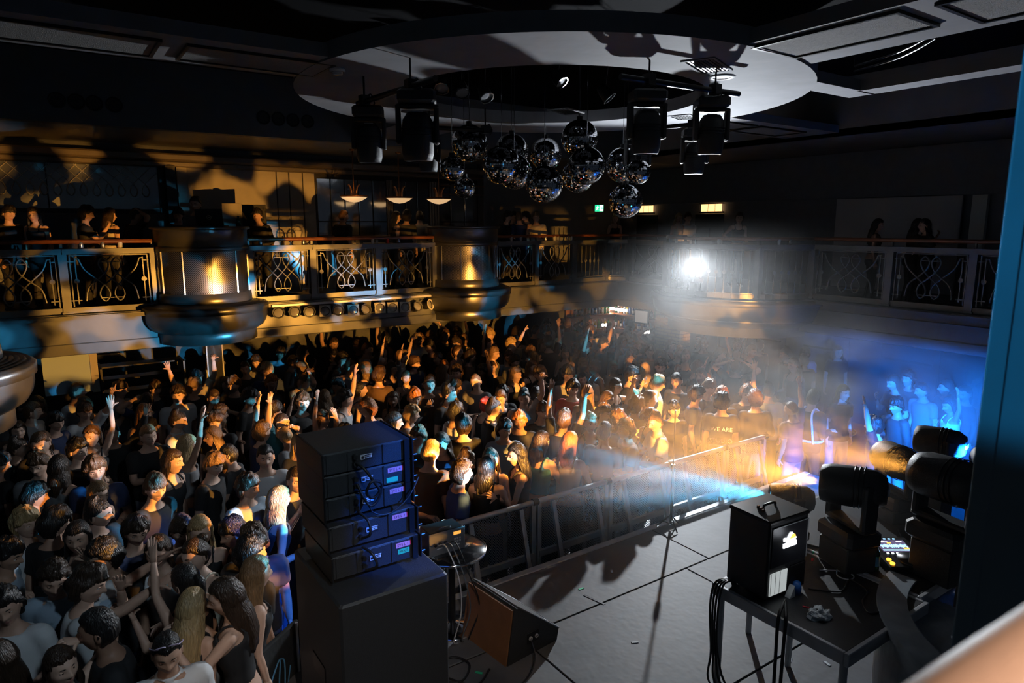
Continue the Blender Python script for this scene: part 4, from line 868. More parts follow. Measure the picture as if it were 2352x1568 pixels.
put('badge', MB().add([(.2, -.24, .195), (.24, -.24, .163), (.24, -.2, .163), (.2, -.2, .195)], [(0, 1, 2, 3)]), m_alu, t)
put('connector_plate', MB().bev((-.06, -.306, .1), (.07, -.3, .2), .003), m_blackm, t)
for x, z, r in ((-.03, .15, .018), (.035, .15, .018)): put('socket', MB().lathe([(r * .5, 0), (r, 0), (r, .01), (r * .6, .012)], 14, M=Matrix.Translation((x, -.306, z)) @ Matrix.Rotation(pi / 2, 4, 'X')), m_alu, t)
cable('black lead with a red plug running from the wedge monitor', [(2.98, 4.06, STAGE_Z + .14), (2.94, 3.95, STAGE_Z + .06), (2.8, 3.85, STAGE_Z + .012), (2.6, 3.8, STAGE_Z + .01), (2.4, 3.9, STAGE_Z + .01)], .007)
cable('tangle of black leads on the deck behind the speaker stack', [(2.2, 4.2, STAGE_Z + .01), (2.35, 4.1, STAGE_Z + .012), (2.5, 4.25, STAGE_Z + .01), (2.42, 4.4, STAGE_Z + .012), (2.25, 4.3, STAGE_Z + .012), (2.4, 4.0, STAGE_Z + .01), (2.6, 4.1, STAGE_Z + .01)], .009)
# ---------------------------------------------------------------- mic stand
mc = at(1540, 1212, 'Z', STAGE_Z); mc.z = STAGE_Z
t = thing('microphone_stand', 'black folding tripod microphone stand at the stage edge', 'microphone stand', mc)
put('pole', MB().tube([(0, 0, .06), (0, 0, .75)], .014, 8), m_blackm, t); put('upper_pole', MB().tube([(0, 0, .7), (.0, .0, 1.42)], .009, 8), m_blackm, t); put('collar', MB().cyl((0, 0, 0), .024, .7, .78, 10), m_black, t)
for a in (10, 130, 250):
    A = radians(a); put('leg', MB().tube([(0, 0, .16), (.16 * cos(A), .16 * sin(A), .012)], .009, 6), m_blackm, t); put('brace', MB().tube([(0, 0, .05), (.09 * cos(A), .09 * sin(A), .075)], .006, 5), m_blackm, t)
# ---------------------------------------------------------------- DJ tables, rack case, lamps, player, bottle
TZ = 1.7
def deck(label, x0, x1, y0, y1):
    t = thing('stage_deck_table', label, 'table', (x0, y0, STAGE_Z)); L_, W = x1 - x0, y1 - y0; h = TZ - STAGE_Z
    put('board', MB().bev((.03, .03, h - .05), (L_ - .03, W - .03, h), .003), mat('table_black_ply', (.012, .014, .017), .5, bump=.1, bscale=50), t)
    for a, b in (((0, 0), (L_, .03)), ((0, W - .03), (L_, W)), ((0, .03), (.03, W - .03)), ((L_ - .03, .03), (L_, W - .03))): put('edge_profile', MB().bev((*a, h - .085), (*b, h + .002), .004), m_alu, t)
    for x in (.05, L_ - .05):
        for y in (.05, W - .05): put('leg', MB().tube([(x, y, 0), (x, y, h - .06)], .024, 12), m_alu, t)
    return t
deck('black stage deck table on scaffold legs under the rack case', 3.67, 4.66, 1.84, 2.84)
deck('second black stage deck table behind the rack case', 4.68, 6.1, 1.9, 3.3)
t = thing('rack_case', 'tall black computer case with a glowing logo window on the deck table', 'computer case', (3.96, 2.62, TZ), (0, 0, radians(-4)))
put('shell', MB().bev((-.2, -.17, .02), (.2, .17, .56), .012), m_blackp, t); put('lid_plate', MB().bev((-.205, -.175, .545), (.205, .175, .575), .008), m_blackm, t)
for sx in (-1, 1):
    for sy in (-1, 1): put('foot', MB().cyl((sx * .16, sy * .13, 0), .02, 0, .02, 10), m_black, t)
put('carry_handle', MB().tube(smooth([(-.06, 0, .575), (-.05, 0, .6), (.05, 0, .6), (.06, 0, .575)], 3), .009, 6), m_blackm, t)
for k in range(3): put('catch', MB().cbox((-.1 + .012 * k, -.03 + .03 * k, .582), (.02, .012, .02)), m_bronze, t)
wn = put('window', MB().box((-.17, -.176, .24), (.19, -.17, .52)), mat('dark_window', (.02, .02, .025), .25), t)
put('window_rim', MB().box((-.17, -.18, .518), (.19, -.176, .523)).box((.186, -.18, .24), (.19, -.176, .52)), m_alu, t)
m_logo = mat('lit_logo_white', (.9, .9, 1), .5, emit=(.92, .95, 1), es=9); m_logo2 = mat('lit_logo_orange', (.9, .4, .05), .5, emit=(1, .42, .05), es=2.5)
put('logo_band', MB().box((-.06, -.18, .36), (.07, -.176, .39)), m_logo, wn); put('logo_block', MB().box((-.03, -.18, .39), (.06, -.176, .41)).add([(-.04, -.18, .41), (.07, -.18, .41), (.02, -.18, .46), (-.0, -.18, .46)], [(0, 1, 2, 3)]), m_logo, wn)
put('logo_mark', MB().add([(-.01, -.182, .418), (.06, -.182, .412), (.05, -.182, .44), (.02, -.182, .45)], [(0, 1, 2, 3)]), m_logo2, wn); put('logo_tab', MB().box((-.06, -.18, .41), (-.04, -.176, .43)), m_logo, wn)
put('lower_screen', MB().box((-.17, -.178, .04), (.0, -.172, .2)), mat('grid_screen', (.4, .42, .42), .5, emit=(.6, .65, .65), es=.5), t)
for k in range(3): put('screen_line', MB().box((-.165 + .045 * k, -.18, .045), (-.163 + .045 * k, -.178, .2)), m_black, t)
put('drive_bay', MB().bev((.03, -.18, .03), (.19, -.17, .21), .004), m_blackm, t)
ll = bpy.data.lights.new('logo_glow', 'POINT'); ll.energy = .25; ll.color = (.85, .9, 1); ll.shadow_soft_size = .05
lo = bpy.data.objects.new('logo_glow', ll); COL.objects.link(lo); lo.location = Vector((3.97, 2.62 - .26, TZ + .39)) + Vector((.05, -.1, 0))
GA = lamp_glow('amber_lens', AMBER, .8); GC = lamp_glow('cyan_lens', CYAN, 1.6); GB = lamp_glow('blue_lens', BLUE, 2.0)
def staged(label, P, target, lit, s, zb, rz=0):
    d = (Vector(target) - P).normalized(); ctr = P - d * .21 * s; moving_head(label, Vector((ctr.x, ctr.y, ctr.z - .4 * s)), d, None, s, rz, False, lit)
    # stand block between table and lamp base
    zt = ctr.z - .4 * s
    return zt
z1 = staged('moving head lamp throwing amber beams from the deck table', P_AMBER1, T_AMBER1, GA, 1.05, TZ, radians(70))
z2 = staged('moving head lamp throwing cyan beams from behind the rack case', P_CYAN1, T_CYAN1, GC, .8, TZ, radians(60))
z3 = staged('large moving head lamp throwing amber from the curved booth', P_AMBER2, T_AMBER2, GA, 1.15, TZ, radians(80))
z4 = staged('moving head lamp throwing amber beyond the player', P_BLUE1, T_BLUE1, GA, 1.0, TZ, radians(70))
z5 = staged('moving head lamp throwing cyan beams from the stage end', P_BLUE2, T_BLUE2, GC, 1.0, TZ, radians(60))
z6 = staged('moving head lamp throwing blue beside the pale pillar', P_BLUE3, T_BLUE3, GB, 1.0, TZ, radians(50))
print('lamp base heights', [round(v, 3) for v in (z1, z2, z3, z4, z5, z6)])

# fixtures out of the frame that light the speaker backs and pillar, plus added crowd and arm fills
def hung_at(label, P, target, s, lit, up):
    d = (Vector(target) - P).normalized(); ctr = P - d * .21 * s; b = Vector((ctr.x, ctr.y, ctr.z + .4 * s)); moving_head(label, b, d, None, s, 0, True, lit)
    t = thing('hanging_rod', 'black rod holding the ' + label, 'rod', b); put('rod', MB().tube([(0, 0, 0), (0, 0, up - b.z)], .02, 8), m_blackm, t); put('clamp', MB().cbox((0, 0, .03), (.08, .08, .06)), m_blackm, t)
hung_at('blue moving head lamp over the stage behind the tables', P_PABLUE, (2.1, 4.0, 2.4), .9, GB, TOPZ)
hung_at('added pale moving head fill lamp washing the crowd beside the speakers', P_CROWDFILL, (0.2, 4.9, 1.5), .8, lamp_glow('pale_lens', (.8, .9, 1), 2.0), TOPZ)
hung_at('cyan moving head lamp over the side balcony', P_PILLAR, (1.95, .75, 4.9), .9, GC, TOPZ)
t = thing('arm_fill_lamp', 'small warm unseen fill lamp added behind the camera position', 'lamp', P_ARMFILL); put('can', MB().lathe([(.0001, .12), (.06, .12), (.07, .03)], 16), m_blackm, t); put('stem', MB().tube([(0, 0, .1), (0, 0, TOPZ - P_ARMFILL.z)], .012, 6), m_blackm, t)
# ---------------------------------------------------------------- people: one continuous body mesh each, hair and clothes as children
SKINS = [mat('skin_%d' % k, c, .5, spec=.35) for k, c in enumerate(((.62, .40, .30), (.55, .34, .25), (.44, .26, .18), (.30, .165, .11), (.13, .07, .048)))]
LIPS = [mat('lips_%d' % k, c, .4) for k, c in enumerate(((.5, .22, .2), (.45, .2, .18), (.35, .15, .13), (.24, .1, .09), (.12, .05, .045)))]
m_eye = mat('eye_white', (.7, .68, .66), .25); m_iris = mat('iris_dark', (.02, .013, .01), .15)
def hairmat(name, col):
    m = mat(name, col, .42, spec=.5); nt = m.node_tree; N, L = nt.nodes, nt.links; b = N['Principled BSDF']
    tc = N.new('ShaderNodeTexCoord'); mp = N.new('ShaderNodeMapping'); mp.inputs['Scale'].default_value = (60, 60, 9)
    n = N.new('ShaderNodeTexNoise'); n.inputs['Scale'].default_value = 2.2; n.inputs['Detail'].default_value = 1
    L.new(tc.outputs['Object'], mp.inputs[0]); L.new(mp.outputs[0], n.inputs['Vector'])
    bp = N.new('ShaderNodeBump'); bp.inputs['Strength'].default_value = .8; bp.inputs['Distance'].default_value = .012
    L.new(n.outputs['Fac'], bp.inputs['Height']); L.new(bp.outputs[0], b.inputs['Normal'])
    mx = N.new('ShaderNodeMix'); mx.data_type = 'RGBA'; mx.inputs['A'].default_value = (*[c * .45 for c in col], 1); mx.inputs['B'].default_value = (*[min(1, c * 1.4) for c in col], 1)
    L.new(n.outputs['Fac'], mx.inputs['Factor']); L.new(mx.outputs['Result'], b.inputs['Base Color']); return m
HAIRC = {'black': (.012, .010, .010), 'dark brown': (.035, .02, .012), 'brown': (.10, .05, .024), 'light brown': (.2, .115, .055), 'blond': (.42, .28, .13), 'ginger': (.34, .12, .03), 'red': (.45, .04, .02)}
HAIRM = {k: hairmat('hair_' + k.replace(' ', '_'), c) for k, c in HAIRC.items()}
def clothmat(name, col, rough=.8):
    m = mat(name, col, rough, bump=.35, bscale=11); return m
TOPC = {'black': (.014, .014, .016), 'charcoal': (.045, .047, .052), 'white': (.62, .63, .65), 'pale blue': (.33, .42, .52), 'grey': (.2, .2, .21), 'navy': (.02, .035, .10), 'brown': (.11, .06, .035), 'olive': (.07, .075, .04), 'cream': (.5, .45, .36), 'red': (.35, .03, .03), 'teal': (.03, .16, .19), 'blue': (.03, .09, .36)}
TOPM = {k: clothmat('cloth_' + k.replace(' ', '_'), c) for k, c in TOPC.items()}
PANTM = [clothmat('trousers_black', (.015, .015, .018)), clothmat('trousers_denim', (.06, .10, .19)), clothmat('trousers_pale_denim', (.28, .36, .46)), clothmat('trousers_tan', (.3, .22, .13))]
m_shoe = mat('shoe_leather', (.03, .03, .03), .5); m_shoew = mat('shoe_white', (.6, .6, .6), .55)

def ss(a, b, x):
    t = max(0, min(1, (x - a) / (b - a))); return t * t * (3 - 2 * t)
def G(x, s): return math.exp(-x * x / (2 * s * s))
def head_pt(th, ph, fem):
    """th: 0 crown .. pi chin/neck; ph: 0 = face (-Y)"""
    d = Vector((sin(th) * sin(ph), -sin(th) * cos(ph), cos(th)))
    p = Vector((d.x * .077, d.y * .098, d.z * .12))
    z, fr = p.z, max(0.0, -d.y)
    low = ss(.0, -.115, z)
    p.x *= 1 - (.27 if fem else .19) * low ** 1.5
    if p.y > 0: p.y *= 1 - .55 * ss(-.02, -.11, z); p.x *= 1 - .15 * ss(-.02, -.11, z)
    else: p.y *= 1 - .10 * low; 
    # flatten the face, then features
    w = ss(.25, .75, fr)
    p.y += w * (.010 * ss(.0, -.06, z) * ss(.0, .05, abs(p.x)))
    p.y -= w * .010 * G(z - .034, .014) * G(abs(p.x) - .028, .03)
    p.y += w * .013 * G(z - .010, .014) * G(abs(p.x) - .032, .015)
    nz = ss(.03, -.018, z) * ss(-.036, -.022, z)
    p.y -= w * .026 * nz * G(p.x, .0095 + .006 * ss(.0, -.02, z))
    p.y -= w * .006 * (G(z + .052, .0055) + G(z + .066, .006)) * G(p.x, .019)
    p.y += w * .004 * G(z + .059, .003) * G(p.x, .02)
    p.y -= w * .010 * G(z + .098, .014) * G(p.x, .022)
    p.x += math.copysign(.004 * G(z + .012, .018) * w, p.x) if abs(p.x) > .02 else 0
    return p
NLAT, NLON = 34, 40
def head_grid(fem, off=None):
    vs = []; 
    for i in range(NLAT + 1):
        th = pi * (i + .001) / (NLAT + .002)
        for k in range(NLON):
            u = 2 * pi * k / NLON; ph = u - .42 * sin(u)
            p = head_pt(th, ph, fem)
            if off: p = off(p, th, ph)
            vs.append(p)
    fs = []
    for i in range(NLAT):
        for k in range(NLON): fs.append((i * NLON + k, (i + 1) * NLON + k, (i + 1) * NLON + (k + 1) % NLON, i * NLON + (k + 1) % NLON))
    return vs, fs
def ball(mb, c, r, mi, n=8, sc=(1, 1, 1)):
    vs = []; fs = []
    for i in range(n + 1):
        a = pi * i / n
        for k in range(n): b = 2 * pi * k / n; vs.append(Vector(c) + Vector((r * sin(a) * cos(b) * sc[0], r * sin(a) * sin(b) * sc[1], r * cos(a) * sc[2])))
    for i in range(n):
        for k in range(n): fs.append((i * n + k, (i + 1) * n + k, (i + 1) * n + (k + 1) % n, i * n + (k + 1) % n))
    mb.add(vs, fs, mi, True)
def head_mb(fem):
    mb = MB(); vs, fs = head_grid(fem)
    for f in fs:
        c = sum((vs[i] for i in f), Vector()) / 4
        pass
    mis = [3 if ((c.x / .022) ** 2 + ((c.z + .058) / .0105) ** 2 < 1 and c.y < -.06) else 0 for c in [sum((vs[i] for i in f), Vector()) / 4 for f in fs]]
    o = len(mb.v); mb.v += [tuple(v) for v in vs]
    for f, m in zip(fs, mis): mb.f.append(f); mb.mi.append(m); mb.sm.append(True)
    for s in (-1, 1):
        ball(mb, (s * .031, -.0742, .010), .0125, 1, 8, (1.2, .92, .72)); ball(mb, (s * .031, -.0805, .010), .0072, 2, 6); ball(mb, (s * .031, -.0738, .0145), .0136, 0, 8, (1.2, .98, .62)); ball(mb, (s * .031, -.0722, .0035), .0125, 0, 8, (1.2, .92, .45))
        # ear
        ear = [Vector((s * (.073 + .007 * k), .004 + .006 * k, 0)) for k in range(3)]
        vsE = []; 
        for k, e in enumerate(ear):
            for j in range(10):
                a = 2 * pi * j / 10; r = (.8, 1.0, .86)[k]; vsE.append(e + Vector((0, .017 * r * cos(a), -.004 + .031 * r * sin(a) - .004 * cos(a))))
        fE = [(k * 10 + j, k * 10 + (j + 1) % 10, (k + 1) * 10 + (j + 1) % 10, (k + 1) * 10 + j) for k in range(2) for j in range(10)] + [tuple(range(20, 30))]
        mb.add(vsE, fE, 0, True)
        # brow
        br = [(s * (.014 + .010 * j), -.0975 + .0022 * j * j * .9 + .001, .0275 + (.004, .0065, .0065, .003)[j]) for j in range(4)]
        mb.tube(br, [.0034, .0042, .0036, .002], 6, 4)
    return mb
HEAD = {False: head_mb(False), True: head_mb(True)}

def hair_off(style, seed):
    rr = random.Random(seed); sx, sy = rr.uniform(0, 50), rr.uniform(0, 50)
    def f(p, th, ph):
        back = ss(-.2, .35, -cos(ph)); top = ss(.05, .11, p.z); side = abs(sin(ph))
        hl = {'fringe': .040, 'mop': .046, 'long': .062, 'curly': .058}.get(style, .066)      # front hairline
        edge = hl + (-.085 - hl) * back + (0.012 * noise.noise((ph * 7, sx, sy)))
        if back < .6: edge -= .035 * ss(.75, 1.0, side) * (1 - back)
        m = ss(edge - .006, edge + .012, p.z)
        if abs(p.x) > .05 and -.03 < p.z < .02 and p.y < .02: m *= ss(-.05, .0, p.y) if style not in ('long',) else 1
        n1 = noise.noise((p.x * 38 + sx, p.y * 38, p.z * 14 + sy)); n2 = noise.noise((p.x * 70, p.y * 70 + sx, p.z * 70 + sy)); n3 = noise.noise((ph * 5 + sx, th * 2.2 + sy, 3.1))
        T = {'short': .013 + .014 * top + .006 * n1, 'quiff': .012 + .036 * top * ss(.2, -.4, -cos(ph) * -1) + .010 * n1, 'fringe': .021 + .016 * top + .014 * n1 + .009 * n3, 'mop': .03 + .014 * top + .022 * n1 + .012 * n3,
             'curly': .03 + .012 * top + .02 * n2 + .01 * n1, 'afro': .055 + .012 * n2, 'long': .018 + .008 * top + .005 * n1, 'tied': .013 + .006 * top + .004 * n1, 'buzz': .004 + .001 * n2}[style]
        d = p.normalized(); return p + d * (max(T, .003) * m - .014 * (1 - m))
    return f
def hair_mesh(style, fem, seed):
    mb = MB(); vs, fs = head_grid(fem, hair_off({'ponytail': 'tied', 'bun': 'tied', 'longwavy': 'long'}.get(style, style), seed)); mb.add(vs, fs, 0, True)
    rr = random.Random(seed)
    if style in ('long', 'longwavy'):
        nA, nR = 26, 13; L_ = .40 if style == 'long' else .34; outer = []; inner = []
        for i in range(nR):
            t = i / (nR - 1); z = .03 - t * L_
            for k in range(nA):
                a = (k / (nA - 1) - .5) * radians(250 - 40 * t)     # 0 = back
                wv = (.010 * sin(9 * t + a * 4 + seed) if style == 'longwavy' else .003 * sin(7 * a + seed)) + .006 * noise.noise((a * 5, t * 2, seed))
                rx = .088 + .018 * ss(0, .5, t) + wv - .02 * ss(.75, 1, t); ry = .108 + .0 * t + wv - .03 * ss(.7, 1, t)
                yo = .012 + .025 * ss(.1, .45, t)
                outer.append(Vector((rx * sin(a), yo + ry * cos(a) * (.9 if cos(a) > 0 else .75), z - .03 * abs(noise.noise((a * 6, seed, 1))) * t)))
                inner.append(Vector((rx * .72 * sin(a), yo + ry * .62 * cos(a) * (.9 if cos(a) > 0 else .75), z)))
        nv = len(outer); fs = []
        for i in range(nR - 1):
            for k in range(nA - 1):
                q = (i * nA + k, i * nA + k + 1, (i + 1) * nA + k + 1, (i + 1) * nA + k); fs.append(q); fs.append(tuple(nv + j for j in reversed(q)))
            for k in (0, nA - 1): fs.append((i * nA + k, (i + 1) * nA + k, nv + (i + 1) * nA + k, nv + i * nA + k))
        for k in range(nA - 1): fs.append(((nR - 1) * nA + k, (nR - 1) * nA + k + 1, nv + (nR - 1) * nA + k + 1, nv + (nR - 1) * nA + k))
        mb.add(outer + inner, fs, 0, True)
    if style == 'ponytail':
        mb.tube(smooth([(0, .085, .06), (0, .125, .05), (.01, .14, -.02), (.015, .125, -.12), (.01, .11, -.24)], 4), [.02, .022, .024, .028, .03, .031, .031, .03, .03, .029, .028, .026, .022, .016, .012, .006, .003][:17], 10)
    if style == 'bun': ball(mb, (0, .085, .095), .042, 0, 12, (1, 1, .9))
    return mb.mesh('hair')
HAIRS = {}
for nm, fem, st_, sd in (('short cropped', 0, 'short', 1), ('swept up', 0, 'quiff', 2), ('fringed', 0, 'fringe', 3), ('mop-like', 0, 'mop', 4), ('curly', 0, 'curly', 5), ('tousled', 0, 'mop', 16), ('afro', 0, 'afro', 6), ('buzz cut', 0, 'buzz', 7), ('long straight', 1, 'long', 8), ('long wavy', 1, 'longwavy', 9), ('ponytailed', 1, 'ponytail', 10), ('bun-tied', 1, 'bun', 11)):
    HAIRS[nm] = hair_mesh(st_, bool(fem), sd); HAIRS[nm].materials.append(HAIRM['brown'])

def ringpts(c, rx, ry, n, rot=None):
    out = []
    for k in range(n):
        a = 2 * pi * k / n; v = Vector((rx * cos(a), ry * sin(a), 0)); out.append(Vector(c) + (rot @ v if rot else v))
    return out
def loft(mb, rings, mi=0):
    n = len(rings[0]); vs = [p for r in rings for p in r]; fs = []
    for i in range(len(rings) - 1):
        for k in range(n): fs.append((i * n + k, i * n + (k + 1) % n, (i + 1) * n + (k + 1) % n, (i + 1) * n + k))
    fs.append(tuple(range(n - 1, -1, -1))); fs.append(tuple(range((len(rings) - 1) * n, len(rings) * n))); mb.add(vs, fs, mi, True)
def limb(mb, pts, rad, n=12):
    P = [Vector(p) for p in pts]; S = smooth(P, 4); rr = []
    m = len(P) - 1
    for i in range(len(S)):
        f = i / 4; a = min(int(f), m - 1); rr.append(rad[a] + (rad[a + 1] - rad[a]) * (f - a))
    mb.tube(S, rr, n)
BAKE = bpy.data.scenes.new('bake_room')
def baked(mb, voxel, smooth_it=3, name='bake'):
    """fuse the overlapping solids of one figure into a single skin (done in a scratch scene, so the hall is not re-evaluated)"""
    me = mb.mesh(name); o = bpy.data.objects.new(name, me); BAKE.collection.objects.link(o)
    r = o.modifiers.new('r', 'REMESH'); r.mode = 'VOXEL'; r.voxel_size = voxel; r.use_smooth_shade = True
    s = o.modifiers.new('s', 'SMOOTH'); s.factor = .5; s.iterations = smooth_it
    with bpy.context.temp_override(scene=BAKE, view_layer=BAKE.view_layers[0]):
        dg = bpy.context.evaluated_depsgraph_get(); dg.update(); out = bpy.data.meshes.new_from_object(o.evaluated_get(dg))
    bpy.data.objects.remove(o); bpy.data.meshes.remove(me); out.name = name; return out

def hand(mb, wrist, d, n, s, pose):
    """palm and five fingers; d = along the hand, n = palm normal, s = side of the thumb"""
    d = d.normalized(); n = (n - d * n.dot(d)).normalized(); x = d.cross(n) * s      # x points to the thumb side
    rings = []
    for t, w, h in ((-.02, .024, .02), (.02, .028, .018), (.055, .039, .016), (.085, .041, .0135), (.095, .036, .011)):
        c = wrist + d * t; rings.append([c + x * (w * cos(2 * pi * k / 10)) + n * (h * sin(2 * pi * k / 10)) for k in range(10)])
    loft(mb, rings)
    curl = {'open': (.08,) * 4, 'relaxed': (.42, .48, .55, .6), 'fist': (1.05, 1.1, 1.1, 1.1), 'point': (.03, 1.1, 1.1, 1.1), 'horns': (.05, 1.1, 1.1, .08), 'hold': (.7, .72, .75, .78)}[pose]
    spread = {'open': .16}.get(pose, .05)
    for i, L_ in enumerate((.072, .08, .074, .058)):
        off = (.029, .010, -.010, -.028)[i]; p = wrist + d * (.088 - .006 * abs(i - 1.2)) + x * off; dd = (d + x * (off / .029) * spread).normalized(); pts = [p - dd * .015, p]
        for seg, (f, b) in enumerate(((.45, 50), (.31, 65), (.24, 45))):
            q = Matrix.Rotation(radians(b) * curl[i], 3, dd.cross(n).normalized()); dd = (q @ dd).normalized(); nn = (q @ n); p = p + dd * L_ * f; pts.append(p)
        mb.tube(pts, [.0095, .0098, .009, .0082, .0055], 7)
    p = wrist + d * .022 + x * .022; dd = (d * .72 + x * .68 + n * .15).normalized(); pts = [p - dd * .012, p]
    tb_ = 1.0 if pose in ('fist', 'point', 'horns', 'hold') else .35
    for L_, b in ((.032, 12), (.024, 30), (.018, 25)):
        dd = (Matrix.Rotation(radians(b) * tb_ * -s, 3, n) @ dd + n * .18 * tb_).normalized(); p = p + dd * L_; pts.append(p)
    mb.tube(pts, [.0125, .0125, .0115, .0098, .006], 7)

ARMS = {  # upper arm dir, forearm dir, palm normal hint, hand pose   (x is outward)
    'down': ((.14, .05, -1), (.06, -.28, -.95), (-1, 0, 0), 'relaxed'),
    'bent': ((.22, .10, -1), (-.15, -.9, .12), (0, 0, -1), 'relaxed'),
    'front': ((.12, -.35, -.9), (-.5, -.8, .25), (0, .2, -1), 'relaxed'),
    'up': ((.30, -.15, .92), (.02, -.12, 1), (0, -1, 0), 'open'),
    'upout': ((.62, -.15, .72), (.28, -.2, .95), (0, -1, 0), 'open'),
    'upfist': ((.34, -.25, .85), (-.1, -.15, 1), (0, -1, 0), 'fist'),
    'point': ((.30, -.45, .75), (.02, -.4, .9), (0, -1, -.2), 'point'),
    'horns': ((.45, -.5, .3), (-.02, -.35, .93), (0, -1, 0), 'horns'),
    'reach': ((.15, -.85, .42), (-.05, -.8, .62), (-.3, .2, -1), 'open'),
    'head': ((.75, -.05, .55), (-.85, .1, .42), (0, .3, -1), 'relaxed'),
    'face': ((.20, -.45, -.85), (-.35, -.38, .85), (-.4, 1, 0), 'relaxed'),
    'phone': ((.22, -.6, -.55), (-.2, -.5, .85), (-.3, 1, 0), 'hold'),
    'clap': ((.16, -.6, -.65), (-.5, -.65, .55), (-1, 0, .2), 'open'),
    'wave': ((.68, -.25, -.1), (.12, -.25, 1), (0, -1, 0), 'open'),
    'rail': ((.28, -.42, -.85), (-.35, -.92, .1), (0, 0, -1), 'relaxed'),
    'hip': ((.55, .25, -.8), (-.7, -.35, -.3), (0, 1, 0), 'relaxed'),
}
def make_variant(fem, aL, aR, lean=6, twist=0, yaw=0, pitch=0, roll=0, sleeve='tee', legs=0):
    K = .955 if fem else 1.0
    tor = [(.80, .11, .095, 0), (.86, .165, .115, 0), (.95, .172, .12, .0), (1.05, .15, .105, -.005), (1.15, .15, .105, -.005), (1.25, .163, .115, -.005), (1.34, .178, .118, 0), (1.405, .175, .102, .005), (1.445, .125, .08, .01), (1.48, .07, .065, .008)] if not fem else \
          [(.80, .115, .1, 0), (.86, .168, .118, 0.005), (.94, .172, .122, .008), (1.04, .132, .098, .0), (1.12, .122, .09, 0), (1.22, .14, .112, -.012), (1.29, .148, .122, -.016), (1.36, .152, .1, 0), (1.405, .142, .085, .006), (1.445, .10, .068, .01), (1.48, .058, .056, .008)]
    piv = Vector((0, 0, .95)); B = Matrix.Translation(piv) @ Matrix.Rotation(radians(lean), 4, 'X') @ Matrix.Translation(-piv)
    def tw(p):
        f = ss(.95, 1.35, p.z); q = Matrix.Rotation(radians(twist) * f, 3, 'Z') @ p; lf = ss(.88, 1.1, p.z); return q.lerp(B @ q, lf)
    SH = .178 if not fem else .15; shz = 1.405
    def torso(mb, inf=0.0, lo=0, hi=99, flare=0): loft(mb, [[tw(p) for p in ringpts((0, cy, z), rx + inf, ry + inf, 20)] for z, rx, ry, cy in tor[lo:hi]])
    ar = 1.0 if not fem else .80
    joints = {}
    for s, nm in ((-1, aL), (1, aR)):
        U, Fd, pn, hp = ARMS[nm]; U = Vector((U[0] * s, U[1], U[2])).normalized(); Fd = Vector((Fd[0] * s, Fd[1], Fd[2])).normalized(); pn = Vector((pn[0] * s, pn[1], pn[2]))
        lift = max(0, U.z); sh = Vector((s * (SH - .02 * lift), 0, shz + .045 * lift))
        e = sh + U * .285; w_ = e + Fd * .255; ub = B.to_3x3() @ Matrix.Rotation(radians(twist), 3, 'Z')
        f3 = lambda p: B @ (Matrix.Rotation(radians(twist), 3, 'Z') @ p)
        joints[s] = (f3(Vector((s * .09, .005, shz - .015))), f3(sh), f3(e), f3(w_), ub @ Fd, ub @ pn, hp)
    hipx = .088
    lg = {}
    for s in (-1, 1):
        st = s * (.05 + .03 * legs); ky = -.03 - .05 * (legs if s > 0 else -legs * .4)
        lg[s] = (Vector((s * hipx, 0, .9)), Vector((s * hipx + st * .4, ky, .49)), Vector((s * hipx + st * .7, .02 - .06 * (legs if s > 0 else 0), .075)))
    mb = MB(); torso(mb)
    for s in (-1, 1):
        i, sh, e, w_, *_ = joints[s]
        limb(mb, [i, sh, sh.lerp(e, .5), e, e.lerp(w_, .4), w_], [.05 * ar, .058 * ar, .05 * ar, .04 * ar, .041 * ar, .027 * ar])
        h, k_, a_ = lg[s]; limb(mb, [h, h.lerp(k_, .5), k_, k_.lerp(a_, .35), a_], [.09, .074, .054, .055, .036])
    nk0 = tw(Vector((0, .012, 1.42))); hd0 = tw(Vector((0, -.016, 1.635 if not fem else 1.618)))
    mb.tube([nk0, nk0.lerp(hd0, .55), hd0 + Vector((0, .015, -.03))], [.068 * (1 if not fem else .84), .06 * (1 if not fem else .82), .056 * (1 if not fem else .82)], 14)
    body = baked(mb, .017, 3, 'person')
    HM = Matrix.Translation(hd0) @ Matrix.Rotation(radians(twist * .8 + yaw), 4, 'Z') @ Matrix.Rotation(radians(pitch + lean * .3), 4, 'X') @ Matrix.Rotation(radians(roll), 4, 'Y') @ Matrix.Scale(1.05, 4)
    hm = MB(); src = HEAD[fem]; hm.v = [tuple(HM @ Vector(v)) for v in src.v]; hm.f = list(src.f); hm.mi = list(src.mi); hm.sm = list(src.sm)
    for s in (-1, 1):
        _, _, e, w_, Fd, pn, hp = joints[s]
        if fem: pass
        hand(hm, w_, Fd, pn, s, hp)
    # join into one mesh
    n0 = len(body.vertices); co = [tuple(v.co) for v in body.vertices]; fs = [tuple(p.vertices) for p in body.polygons]
    me = bpy.data.meshes.new('person'); me.from_pydata(co + hm.v, [], fs + [tuple(i + n0 for i in f) for f in hm.f]); me.update()
    me.polygons.foreach_set('material_index', [0] * len(fs) + hm.mi); me.polygons.foreach_set('use_smooth', [True] * (len(fs) + len(hm.f)))
    for m in (SKINS[0], m_eye, m_iris, LIPS[0], HAIRM['brown']): me.materials.append(m)
    bpy.data.meshes.remove(body)
    # top
    mb = MB()
    if sleeve == 'tank': torso(mb, .008, 1 if not fem else 3, 8)
    else: loft(mb, [[tw(p) for p in ringpts((0, cy, z), rx + f_, ry + f_, 20)] for z, rx, ry, cy, f_ in [(.835, .165, .118, 0, .022)] + [(*q_, .026 if q_[0] < 1 else .02 if q_[0] < 1.2 else .014) for q_ in tor[1:-1]]])
